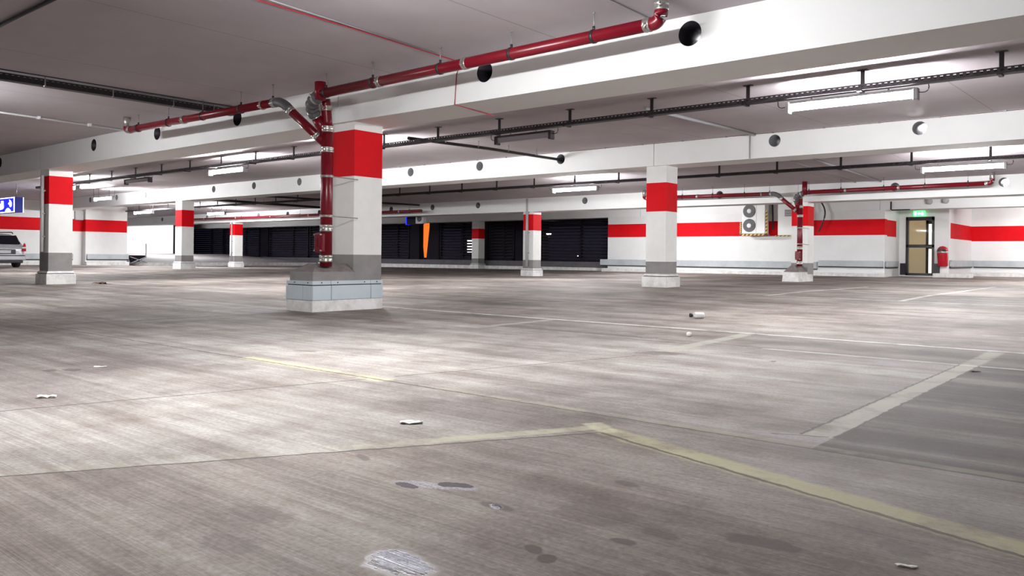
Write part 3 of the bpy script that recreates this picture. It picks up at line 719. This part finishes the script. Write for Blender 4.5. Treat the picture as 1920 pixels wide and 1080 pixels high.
# kerbs and parapet at the perimeter
YP = 26.95
b = MB(); b.box(-50, -17.2, YP, YP + .2, -.1, .42); struct(b.build('wall_parapet', 'parapet'))
b = MB(); b.box(-36, -17.3, YP - .35, YP - .02, -.08, .19); struct(b.build('trim_3', 'kerb'), 'white kerb below the dark louvers')
b = MB(); b.box(-17.2, -7.0, YA - .42, YA - .005, -.05, .19); struct(b.build('trim_4', 'kerb'), 'white kerb along the fan unit wall')
b = MB(); b.box(-6.0, -5.0, 27.3, 27.88, -.05, .22); b.box(-5.65, 6.9, 30.9, 31.28, -.05, .22); struct(b.build('trim_5', 'kerb'))
b = MB(); b.box(XL + .005, XL + .25, -6.9, 13.5, -.05, .20); b.box(XL + .125, XL + .35, 14.1, 15.85, -.05, .20); struct(b.build('trim_6', 'kerb'))

# guard boards
def board(p, q, z0, z1, label, off=.05):
    p, q = Vector(p), Vector(q); d = (q - p).normalized(); n = Vector((d.y, -d.x))
    t = thing('guard_board', label, 'guard rail', ((p.x + q.x) / 2, (p.y + q.y) / 2, z0), 'grey guard boards on the walls')
    a, c = p + n * .02, q + n * .02
    MB().prism([(a.x, a.y, z0), (c.x, c.y, z0), (c.x + n.x * .06, c.y + n.y * .06, z0), (a.x + n.x * .06, a.y + n.y * .06, z0)], (0, 0, z1 - z0)).build('board', 'rail', t, .008)
    MB().prism([(p.x, p.y, z0 - .035), (q.x, q.y, z0 - .035), (q.x + n.x * .05, q.y + n.y * .05, z0 - .035), (p.x + n.x * .05, p.y + n.y * .05, z0 - .035)], (0, 0, .04)).build('dark_strip', 'black', t)  # black strip along the lower edge of the board
board((-17.5, YA), (-9.15, YA), .315, .535, 'long grey guard board below the red band of the fan unit wall')
board((-9.10, YA - .02), (-7.14, YA - .02), .40, .585, 'short higher guard board at the wall corner left of the exit door')
board((-7.12, YA + .05), (-7.12, 27.6), .40, .585, 'guard board on the short return wall beside the exit door')
board((-5.68, 27.95), (-5.68, 31.2), .42, .63, 'guard board on the wall step behind the red bin')
board((-5.6, 31.3), (6.5, 31.3), .42, .63, 'long guard board on the far right wall')
board((XL, 10.5), (XL, 13.7), .30, .52, 'guard board on the left wall behind the car')
board((XL + .12, 14.2), (XL + .12, 15.9), .31, .52, 'guard board on the left wall beside the ramp')

# ------------------------------------------------------------------ louvers and the night outside
def louver(xa, xb, label, tilt=1):
    t = thing('louver_panel', label, 'louver', ((xa + xb) / 2, YP + .1, .42), 'dark louver panels in the outer wall')
    b = MB(); b.box(xa, xa + .09, YP + .02, YP + .18, .42, 2.2); b.box(xb - .09, xb, YP + .02, YP + .18, .42, 2.2); b.box(xa, xb, YP + .02, YP + .18, .42, .50); b.box(xa, xb, YP + .02, YP + .18, 2.12, 2.2)
    xm = xa + (xb - xa) * .62; b.box(xm - .035, xm + .035, YP + .03, YP + .17, .42, 2.2); b.build('frame', 'dark', t)
    b = MB(); n = 12
    for k in range(n):
        z = .53 + k * (1.58 / n); b.prism([(xa + .05, YP + .03, z), (xa + .05, YP + .15, z + .085), (xa + .05, YP + .15, z + .10), (xa + .05, YP + .03, z + .015)], (xb - xa - .1, 0, 0))
    b.build('slats', 'slat', t)
LV = [(-50.0, -46.2, 'leftmost dark louver panel beside the ramp column'), (-46.1, -42.2, 'louver panel behind the small far column'), (-41.2, -37.4, 'louver panel left of the near red drain pipe'), (-37.3, -33.5, 'louver panel hidden mostly by the near column'), (-31.5, -29.2, 'louver panel right of the near column, left of the orange glow'),
      (-27.1, -24.7, 'black louver panel between the orange glow and the dim column'), (-24.0, -22.5, 'louver panel right of the dim column catching orange light'), (-21.8, -17.25, 'wide dark louver panel left of the white back wall')]
for a in LV: louver(*a)
b = MB()
for a, c in ((-42.1, -41.3), (-33.4, -31.6), (-29.15, -28.5), (-27.8, -27.15), (-24.65, -24.05), (-22.45, -21.85)): b.box(a, c, YP + .02, YP + .3, .42, 2.25)
struct(b.build('wall_piers', 'dark'), 'dark piers between the louvers')
b = MB(); b.box(-50, -17.2, YP, YP + .2, 2.2, 2.56); struct(b.build('wall_lintel', 'beam'))
struct(MB().box(-70, -5.9, 27.3, 60, -.4, -.06).build('ground', 'mound'), 'dark ground outside the louvers')
t = thing('facade_glow', 'tapering self-glowing strip of orange lit facade seen outside between the louvers', 'light', (-29.7, 29.05, -.06))
MB().prism([(-30.53, 29.0, 2.42), (-29.95, 29.0, 2.42), (-30.20, 29.0, .50), (-30.25, 29.0, .50)], (0, .1, 0)).build('lit_panel', 'orange', t)  # own glow stands for lamplight on a facade behind the gap
MB().box(-30.25, -30.20, 29.0, 29.1, -.06, .50).build('post', 'dark', t)  # added support under the glowing strip
t = thing('far_building', 'dark building outside with one narrow white lit window left of the dim column', 'building', (-26.4, 31, -.06))
MB().box(-28.6, -25.2, 30.0, 33, -.06, 4).build('walls', 'dark', t)
MB().box(-28.12, -27.80, 29.97, 30.0, .80, 1.46).build('lit_window', 'litwin', t)
for x, z, r, lab in ((-22.55, 1.66, .11, 'bright distant street light right of the grey downpipe'), (-20.9, .66, .015, 'low distant light, the left of two tiny ones in the wide louver'), (-18.6, .66, .015, 'low distant light, the right of two tiny ones in the wide louver')):
    t = thing('street_lamp', lab, 'street light', (x, 29.5, -.06))
    MB().lathe((x, 29.5, z), [(-r, .001), (-r * .7, r * .7), (0, r), (r * .7, r * .7), (r, .001)], 12).build('lamp_head', 'spark', t)
    MB().cyl((x, 29.5, -.06), (x, 29.5, z - r), .012, 6).build('pole', 'dark', t)

# ------------------------------------------------------------------ glazed exit door, exit sign, bin
b = MB(); F = .075
b.box(DX0, DX0 + F, YD - .02, YD + .10, DZ0, DZ1); b.box(DX1 - F, DX1, YD - .02, YD + .10, DZ0, DZ1); b.box(DX0, DX1, YD - .02, YD + .10, DZ1 - F - .04, DZ1); b.box(DX0, DX1, YD - .02, YD + .10, DZ0, DZ0 + F)
b.box(DX0, DX1, YD - .02, YD + .10, 1.02, 1.12)
d1 = struct(b.build('door_1', 'doorf', None, .004), 'dark framed glazed exit door')
g = MB().box(DX0 + F, DX1 - F, YD + .03, YD + .045, DZ0 + F, 1.02).build('lower_pane', 'glass', d1)
g = MB().box(DX0 + F, DX1 - F, YD + .03, YD + .045, 1.12, DZ1 - F - .04).build('upper_pane', 'glass', d1)
h = MB().tube([(DX1 - .12, YD - .02, 1.10), (DX1 - .12, YD - .07, 1.10), (DX1 - .27, YD - .07, 1.10)], .013, 8).build('door_handle', 'black', d1)
b = MB(); b.box(DX0 - .16, DX0 - .002, YD - .03, YD - .002, .15, .52); b.box(DX1 + .002, DX1 + .16, YD - .03, YD - .002, .15, .52); struct(b.build('baseboard_door', 'doorf'))
# stairwell behind
b = MB(); b.box(-8.6, -5.95, 30.9, 31.0, -.1, 2.5); b.box(-8.7, -8.6, YD + .2, 31, -.1, 2.5); b.box(-8.6, -5.95, YD + .2, 31, 2.45, 2.5); struct(b.build('wall_stairwell', 'cream'))
t = thing('inner_door', 'dark framed inner door with bright panes seen through the exit door', 'door', (-6.5, 29.2, .1))
b = MB(); b.box(-6.62, -6.54, 29.15, 29.22, .1, 1.95); b.box(-6.30, -6.22, 29.15, 29.22, .1, 1.95); b.box(-6.62, -6.22, 29.15, 29.22, 1.82, 1.95); b.box(-6.62, -6.22, 29.15, 29.22, 1.0, 1.14); b.box(-6.62, -6.22, 29.15, 29.22, .1, .2); b.build('frame', 'doorf', t)
MB().box(-6.54, -6.30, 29.17, 29.19, 1.14, 1.82).build('upper_pane', 'roomglow', t); MB().box(-6.54, -6.30, 29.17, 29.19, .2, 1.0).build('lower_pane', 'roomglow', t)
o = MB().box(-8.3, -7.6, 28.4, 28.55, 2.38, 2.44).build('stair_lamp', 'roomlight'); tag(o, 'lit ceiling lamp in the stairwell behind the exit door', 'lamp')
o = MB().box(-7.95, -7.75, 30.85, 30.9, 1.75, 2.05).build('wall_notice', 'red'); tag(o, 'small red notice on the stairwell wall behind the door glass', 'notice')
t = thing('exit_sign', 'green lit exit sign above the glazed door', 'sign', (-6.52, YD - .06, 2.02))
MB().box(-6.69, -6.36, YD - .10, YD - .005, 2.015, 2.185).build('case', 'green', t, .008)
b = MB(); yy = YD - .104
b.prism([(-6.66, yy, 2.05), (-6.66, yy, 2.15), (-6.60, yy, 2.15), (-6.60, yy, 2.05)], (0, .003, 0)); b.prism([(-6.57, yy, 2.10), (-6.52, yy, 2.14), (-6.52, yy, 2.115), (-6.47, yy, 2.115), (-6.47, yy, 2.085), (-6.52, yy, 2.085), (-6.52, yy, 2.06)], (0, .003, 0)); b.cyl((-6.42, yy, 2.14), (-6.42, yy + .003, 2.14), .012, 10)
b.prism([(-6.45, yy, 2.12), (-6.41, yy, 2.125), (-6.39, yy, 2.10), (-6.40, yy, 2.045), (-6.415, yy, 2.045), (-6.42, yy, 2.08), (-6.44, yy, 2.05), (-6.46, yy, 2.05), (-6.435, yy, 2.085)], (0, .003, 0)); b.build('pictogram', 'greenw', t)
t = thing('litter_bin', 'glossy red wall bin with domed hood right of the exit door', 'bin', (-5.78, 27.72, .42))
b = MB(); b.lathe((-5.80, 27.70, .43), [(0, .05), (.004, .125), (.03, .14), (.40, .15), (.42, .15)], 28, (-.04, 0, 1)); b.build('body', 'binred', t)
b = MB(); b.lathe((-5.815, 27.70, .855), [(0, .155), (.02, .158), (.05, .158), (.051, .15)], 28); b.build('rim', 'steel', t)
b = MB(); b.lathe((-5.815, 27.70, .90), [(0, .155), (.05, .15), (.11, .125), (.15, .08), (.17, .001)], 28); b.build('hood', 'binred', t)
b = MB(); b.prism([(-5.95, 27.545, .90), (-5.68, 27.545, .90), (-5.70, 27.555, .96), (-5.81, 27.56, 1.0), (-5.93, 27.555, .96)], (0, .02, 0)); b.build('opening', 'black', t)
# stub pipes on the beam above the door
for x, z, lab in ((-5.86, 2.36, 'left dark pipe stub on the beam above the exit door'), (-5.43, 2.37, 'right dark pipe stub on the beam above the exit door')):
    o = MB().lathe((x, ROW[3] - .06, z), [(0, .085), (-.10, .085), (-.13, .06), (-.14, .001)], 18, (0, 1, 0)).build('pipe_stub', 'conduit'); tag(o, lab, 'pipe')
t = thing('conduit_pipe', 'thin dark conduit bending under the beam left of the exit door', 'conduit', (-7, 26.2, 2.1))
MB().tube([(-6.93, 26.215, 2.40), (-6.93, 26.215, 2.17), (-6.91, 26.215, 2.14), (-6.5, 26.215, 2.14), (-6.4, 26.215, 2.14)], .018, 8).build('tube', 'black', t)

# ------------------------------------------------------------------ fan units on the back wall
t = thing('fan_unit', 'white twin fan air conditioner with hazard striped frame on the red banded wall', 'air conditioner', (-11.1, 25.8, 1.43))
ax0, ax1, az0, az1, ay0, ay1 = -11.52, -10.72, 1.455, 2.50, 25.78, 26.1
MB().box(ax0, ax1, ay0, ay1, az0, az1).build('casing', 'acw', t, .012)
MB().box(ax1 - .30, ax1 - .29, ay0 - .004, ay0 + .002, az0 + .02, az1 - .02).build('seam', 'conduit', t)
for zc_ in (az0 + .27, az0 + .755):
    cx = ax0 + .26
    b = MB(); b.lathe((cx, ay0 - .001, zc_), [(0, .001), (-.004, .215), (-.012, .22), (-.02, .205)], 28, (0, 1, 0)); f = b.build('fan_guard', 'acd', t)
    b = MB()
    for r in (.10, .14, .18, .21):
        b.tube([(cx + r * math.cos(a * PI / 12), ay0 - .022, zc_ + r * math.sin(a * PI / 12)) for a in range(25)], .004, 5)
    for a in range(5): b.prism([(cx, ay0 - .014, zc_), (cx + .19 * math.cos(a * 1.2566), ay0 - .014, zc_ + .19 * math.sin(a * 1.2566)), (cx + .19 * math.cos(a * 1.2566 + .7), ay0 - .010, zc_ + .19 * math.sin(a * 1.2566 + .7))], (0, .003, 0))
    b.build('fan_blades', 'acm', f)
    b = MB(); b.lathe((cx, ay0 - .012, zc_), [(0, .075), (-.016, .075), (-.02, .07), (-.02, .001)], 20, (0, 1, 0)); b.build('hub', 'acw', f)
def hazard(x0, x1, z0, z1, y, horiz, t):
    b = MB(); b.mi = 0; b.box(x0, x1, y, y + .03, z0, z1)
    n = 7
    b.mi = 1
    for k in range(n):
        if horiz:
            w_ = (x1 - x0) / n; xa = x0 + k * w_; b.prism([(xa, y - .003, z0), (xa + w_ * .5, y - .003, z0), (xa + w_ * .85, y - .003, z1), (xa + w_ * .35, y - .003, z1)], (0, .004, 0))
        else:
            w_ = (z1 - z0) / n; za = z0 + k * w_; b.prism([(x0, y - .003, za), (x1, y - .003, za + w_ * .35), (x1, y - .003, za + w_ * .85), (x0, y - .003, za + w_ * .5)], (0, .004, 0))
    return b.build('hazard_strip', ['yellow', 'black'], t)
hazard(ax0 - .07, ax1 + .09, az0 - .07, az0 - .015, ay0 - .02, True, t); hazard(ax1 + .035, ax1 + .09, az0 - .07, az0 + .75, ay0 - .02, False, t); hazard(ax0 - .07, ax0 - .015, az0 - .07, az0 + .40, ay0 - .02, False, t)
for x in (ax0 + .05, ax1 - .05): MB().box(x - .02, x + .02, ay0, YA - .001, az0 - .05, az0 - .003).build('bracket', 'galv', t)
MB().tube([(ax1 + .12, 26.1, 2.5), (ax1 + .14, 26.1, 2.0), (ax1 + .10, 26.2, 1.6)], .03, 8).build('hoses', 'black', t)
t = thing('fan_unit', 'white cabinet unit with vent grille half hidden by the far drain column', 'air conditioner', (-9.8, 25.9, 1.4))
MB().box(-10.35, -9.80, 25.95, YA - .003, 1.40, 2.5).build('casing', 'acw', t, .01)
b = MB()
for k in range(5): b.box(-10.12, -9.86, 25.94, 25.952, 2.02 + .045 * k, 2.045 + .045 * k)
b.build('vent_grille', 'acd', t)
MB().box(-9.78, -9.50, 26.0, YA - .003, 1.45, 2.5).build('side_fill', 'black', t)  # black block filling the gap beside the casing
hazard(-10.42, -9.5, 1.36, 1.39, 25.93, True, t)
o = MB().tube(arc((-9.05, 26.12, 2.5), (-8.86, 26.12, 2.28), (-8.88, 26.12, 2.05), 8) + arc((-8.88, 26.12, 2.05), (-8.90, 26.12, 1.84), (-9.09, 26.16, 1.50), 8)[1:], .024, 10).build('black_hose', 'black'); tag(o, 'black hose curving down the wall right of the far drain column', 'hose')

# ------------------------------------------------------------------ blue signs, speaker, box
t = thing('hanging_sign', 'blue lit hanging sign with white pictograms at the left edge', 'sign', (-26.7, 8.55, 1.72))
MB().box(-28.0, -25.6, 8.45, 8.68, 1.72, 2.15).build('case', 'bluebody', t, .01)
MB().box(-27.98, -25.63, 8.440, 8.452, 1.745, 2.125).build('panel', 'blue', t)
b = MB()
for x0, x1, z0, z1 in ((-28, -25.6, 1.72, 1.745), (-28, -25.6, 2.125, 2.15), (-25.64, -25.6, 1.72, 2.15)): b.box(x0, x1, 8.436, 8.45, z0, z1)
b.box(-25.605, -25.595, 8.665, 8.685, 1.72, 2.15); b.build('lit_edge', 'whitelit', t)
def px(x, z): return (-26.93 + x / 245 * 1.33, 8.434, 2.18 - (x / 245 * .02) - (z - 325 + x * .08) / 240 * .44)
b = MB(); b.prism([(-26.93, 8.43, 2.06), (-26.80, 8.43, 2.05), (-26.80, 8.43, 1.99), (-26.62, 8.43, 1.985), (-26.62, 8.43, 2.07), (-26.45, 8.43, 2.065), (-26.42, 8.43, 1.87), (-26.50, 8.43, 1.83), (-26.93, 8.43, 1.79)], (0, .012, 0)); b.build('glyph', 'whitelit', t)
b = MB(); pts = [(-25.98, 8.43, 2.09), (-25.86, 8.43, 2.05), (-25.79, 8.43, 1.98), (-25.80, 8.43, 1.90), (-25.86, 8.43, 1.87), (-25.93, 8.43, 1.88), (-25.94, 8.43, 1.93), (-26.05, 8.43, 1.96), (-26.03, 8.43, 1.99), (-25.93, 8.43, 2.02)]; b.prism(pts, (0, .012, 0)); b.build('glyph', 'whitelit', t)
b = MB(); b.prism([(-26.30 + .45 * k / 10, 8.43, 1.76 + .09 * math.sin(PI * k / 10)) for k in range(11)], (0, .012, 0)); b.build('glyph', 'whitelit', t)
for x in (-27.4, -25.8): MB().cyl((x, 8.56, 2.15), (x, 8.56, zc(8.56)), .012, 8).build('rod', 'rod', t)
t = thing('hanging_sign', 'far dark sign box with a glowing blue edge under the third beam', 'sign', (-21.95, 20.5, 1.75))
MB().box(-22.25, -21.5, 20.42, 20.58, 1.75, 2.08).build('case', 'dark', t)
MB().box(-22.30, -22.25, 20.40, 20.60, 1.74, 2.10).build('lit_edge', 'blue', t); MB().cyl((-21.9, 20.5, 2.08), (-21.9, 20.5, zc(20.5)), .012, 6).build('rod', 'rod', t)
t = thing('loudspeaker', 'small pale loudspeaker with a dark round cone beside the far blue edged sign', 'speaker', (-21.2, 20.3, 1.8))
MB().box(-21.55, -21.15, 20.20, 20.36, 1.76, 2.06).build('case', 'conduit', t, .01)
b = MB(); b.lathe((-21.35, 20.20, 1.94), [(0, .11), (-.02, .11), (-.022, .09), (-.005, .03)], 18, (0, 1, 0)); b.build('cone', 'black', t); MB().cyl((-21.35, 20.28, 2.06), (-21.35, 20.28, zc(20.3)), .012, 6).build('rod', 'rod', t)
t = thing('junction_box', 'pale grey junction box on the left end wall beside the left column', 'box', (-34.9, 14.0, 1.95))
MB().box(-35.14, -35.0, 13.78, 14.12, 1.92, 2.30).build('case', 'conduit', t, .01); MB().box(-35.0, -34.99, 13.81, 14.09, 1.95, 2.27).build('lid', 'conduit', t)
# steel barrier wedge at the ramp
t = thing('ramp_barrier', 'dark folded barrier frame at the foot of the ramp', 'barrier', (-35.2, 16.3, .1))
MB().prism([(-35.5, 16.15, .48), (-35.5, 16.95, .48), (-35.5, 16.65, .22), (-35.5, 16.3, .14)], (.12, 0, 0)).build('panel', 'dark', t)
MB().tube([(-35.35, 16.9, 1.0), (-35.35, 16.9, .40), (-35.35, 16.2, .12)], .025, 8).build('post', 'galv', t); MB().tube([(-35.33, 16.2, .42), (-35.33, 16.95, .15)], .02, 8).build('strut', 'galv', t)

# ------------------------------------------------------------------ silver estate car, rear to the lane
CX, CY = -29.35, 9.30; CZ = zf(CX, CY)
t = thing('estate_car', 'silver estate car parked at the left edge, rear end facing the lane', 'car', (CX - 2, CY, CZ))
ST = [(0.00, .64, .34, .62, .58, .645), (.05, .715, .25, .70, .64, .735), (.13, .74, .20, .79, .66, .83), (.27, .752, .18, .82, .60, 1.02), (.42, .757, .18, .83, .545, 1.19), (.60, .76, .18, .83, .535, 1.235), (1.5, .765, .17, .82, .55, 1.262), (2.2, .765, .17, .81, .54, 1.23), (2.5, .765, .17, .80, .55, 1.10), (2.95, .755, .17, .77, .60, .83), (3.5, .735, .18, .72, .60, .74), (3.85, .69, .22, .62, .56, .65), (4.0, .58, .28, .52, .46, .54)]
b = MB(); rs = []
for s, hw, zb_, zw, rw, zr in ST:
    half = [(hw * .82, zb_), (hw * .97, zb_ + .08), (hw, zb_ + (zw - zb_) * .55), (hw * .965, zw), (rw + (hw * .965 - rw) * .12, zw + (zr - zw) * .80), (rw * .80, zr - .012), (rw * .4, zr)]
    pr = [(y, z) for y, z in half] + [(-y, z) for y, z in reversed(half)]
    rs.append([b.bm.verts.new((CX - s, CY + y, CZ + z)) for y, z in pr])
b.skin(rs); body = b.build('body', 'car', t); m_ = body.modifiers.new('s', 'SUBSURF'); m_.levels = 1; m_.render_levels = 1
# rear window, side windows
def quad(nm, pts, mat, ext, par=t): return MB().prism([(CX - s, CY + y, CZ + z) for s, y, z in pts], ext).build(nm, mat, par)
quad('rear_window', [(.135, -.56, .85), (.135, .56, .85), (.155, .60, .88), (.355, .50, 1.135), (.38, .44, 1.16), (.38, -.44, 1.16), (.355, -.50, 1.135), (.155, -.60, .88)], 'carglass', (.02, 0, 0))
for s_ in (-1, 1): quad('side_window', [(.45, s_ * .70, .86), (2.45, s_ * .72, .86), (2.1, s_ * .60, 1.16), (.62, s_ * .585, 1.18)], 'carglass', (0, s_ * .025, 0))
for s_ in (-1, 1):
    tl = quad('tail_light', [(.05, s_ * .745, .60), (.02, s_ * .60, .60), (.035, s_ * .62, .74), (.10, s_ * .70, .90), (.14, s_ * .755, .86), (.12, s_ * .76, .70)], 'tail', (.03, s_ * .008, 0))
    quad('reversing_lens', [(.02, s_ * .59, .70), (.02, s_ * .73, .70), (.06, s_ * .745, .76), (.04, s_ * .60, .76)], 'clearlens', (.055, s_ * .008, 0), tl)
MB().box(CX - .12, CX + .05, CY - .73, CY + .73, CZ + .27, CZ + .43).build('bumper', 'car', t, .04)
MB().box(CX - .12, CX + .052, CY - .70, CY + .70, CZ + .425, CZ + .455).build('bumper_strip', 'carblack', t, .01)
MB().box(CX - .2, CX - .01, CY - .66, CY + .66, CZ + .17, CZ + .28).build('valance', 'carblack', t, .03)
pl = MB().box(CX - .03, CX + .022, CY - .33, CY + .40, CZ + .50, CZ + .665).build('plate_recess', 'carblack', t, .01)
MB().box(CX + .02, CX + .03, CY - .24, CY + .24, CZ + .525, CZ + .635).build('number_plate', 'plate', t, .004)
MB().tube([(CX - .13, CY - .05, CZ + .86), (CX - .20, CY + .32, CZ + .93)], .01, 6).build('rear_wiper', 'carblack', t)
for s_ in (-1, 1): MB().tube([(CX - .55, CY + s_ * .48, CZ + 1.23), (CX - .62, CY + s_ * .48, CZ + 1.285), (CX - 1.9, CY + s_ * .49, CZ + 1.295), (CX - 2.05, CY + s_ * .49, CZ + 1.24)], .018, 8).build('roof_rail', 'carblack', t)
for s_ in (-1, 1):
    for sx in (.72, 3.25):
        b = MB(); b.lathe((CX - sx, CY + s_ * .56, CZ + .265), [(0, .18), (.005, .25), (.03, .268), (.15, .268), (.175, .25), (.18, .18)], 26, (0, s_, 0)); wh = b.build('wheel', 'tyre', t)
        b = MB(); b.lathe((CX - sx, CY + s_ * .735, CZ + .265), [(0, .17), (.012, .175), (.008, .14), (.016, .05), (.018, .001)], 22, (0, s_, 0)); b.build('rim', 'galv', wh)
MB().cyl((CX + .02, CY - .45, CZ + .20), (CX - .2, CY - .45, CZ + .20), .028, 12).build('exhaust', 'steel', t)

car_root = t; car_root.scale = (.91, .91, .91); car_root.location.x += .18; car_root.location.y += .07

# ------------------------------------------------------------------ litter
t = thing('plastic_bottle', 'small white bottle with black cap lying on the lane', 'bottle', (-3.66, 7.2, zf(-3.66, 7.2)))
d = Vector((.77, .64, 0)); c = Vector((-3.66, 7.2, zf(-3.66, 7.2) + .031))
MB().lathe(c - d * .05, [(0, .012), (.004, .016), (.014, .026), (.025, .03), (.10, .03), (.108, .025), (.112, .012)], 22, d).build('body', 'bottle', t)
MB().lathe(c - d * .085, [(0, .010), (.003, .020), (.028, .020), (.036, .012)], 16, d).build('cap', 'black', t)
def scrap(x, y, sx, sy, h, ang, label, mat='paper', name='paper_scrap', cat='litter', seed=0):
    rd = random.Random(seed); b = MB(); n = 6; z = zf(x, y)
    v = []
    for j in range(4):
        for i in range(n):
            u, w_ = i / (n - 1) - .5, j / 3 - .5
            px_, py_ = u * sx * (1 + .2 * rd.uniform(-1, 1)), w_ * sy * (1 + .3 * rd.uniform(-1, 1)); ca, sa = math.cos(ang), math.sin(ang)
            v.append(b.bm.verts.new((x + px_ * ca - py_ * sa, y + px_ * sa + py_ * ca, z + .001 + h * rd.random())))
    for j in range(3):
        for i in range(n - 1): b._f((v[j * n + i], v[j * n + i + 1], v[(j + 1) * n + i + 1], v[(j + 1) * n + i]))
    o = b.build(name, mat); m = o.modifiers.new('s', 'SOLIDIFY'); m.thickness = .0015; m.offset = 1
    return tag(o, label, cat)
A = R(40)
scrap(-2.13, 1.99, .075, .035, .010, A, 'crumpled white paper scrap on the floor before the near column', seed=1)
scrap(-3.605, 1.315, .065, .022, .012, A + .2, 'curled white paper scrap on the floor at the left edge', seed=2)
scrap(-4.38, 1.855, .06, .022, .004, A, 'flat white paper slip beside the dark oil spots at left', seed=3)
scrap(-1.87, 4.63, .03, .02, .006, A, 'tiny pale paper bit on the floor right of the centre', seed=4)
scrap(-.885, 5.0, .05, .03, .006, A, 'small brown leaf on the edge of the pale stripe at right', 'brown', 'dry_leaf', 'leaf', seed=6)
scrap(-.42, 1.72, .035, .012, .002, A - .4, 'thin pale paper sliver at the lower right', seed=8)
t_ = zf(-2.944, 5.648)
o = MB().lathe((-2.944, 5.648, t_), [(0, .008), (.004, .018), (.018, .022), (.032, .017), (.036, .004)], 14).build('paper_ball', 'paper'); tag(o, 'small white paper ball on the dark strip below the bottle', 'litter')
scrap(-15.0, 6.35, .28, .16, .05, .3, 'brown rag at the foot of the left column', 'brown', 'rag', 'rag', seed=9)
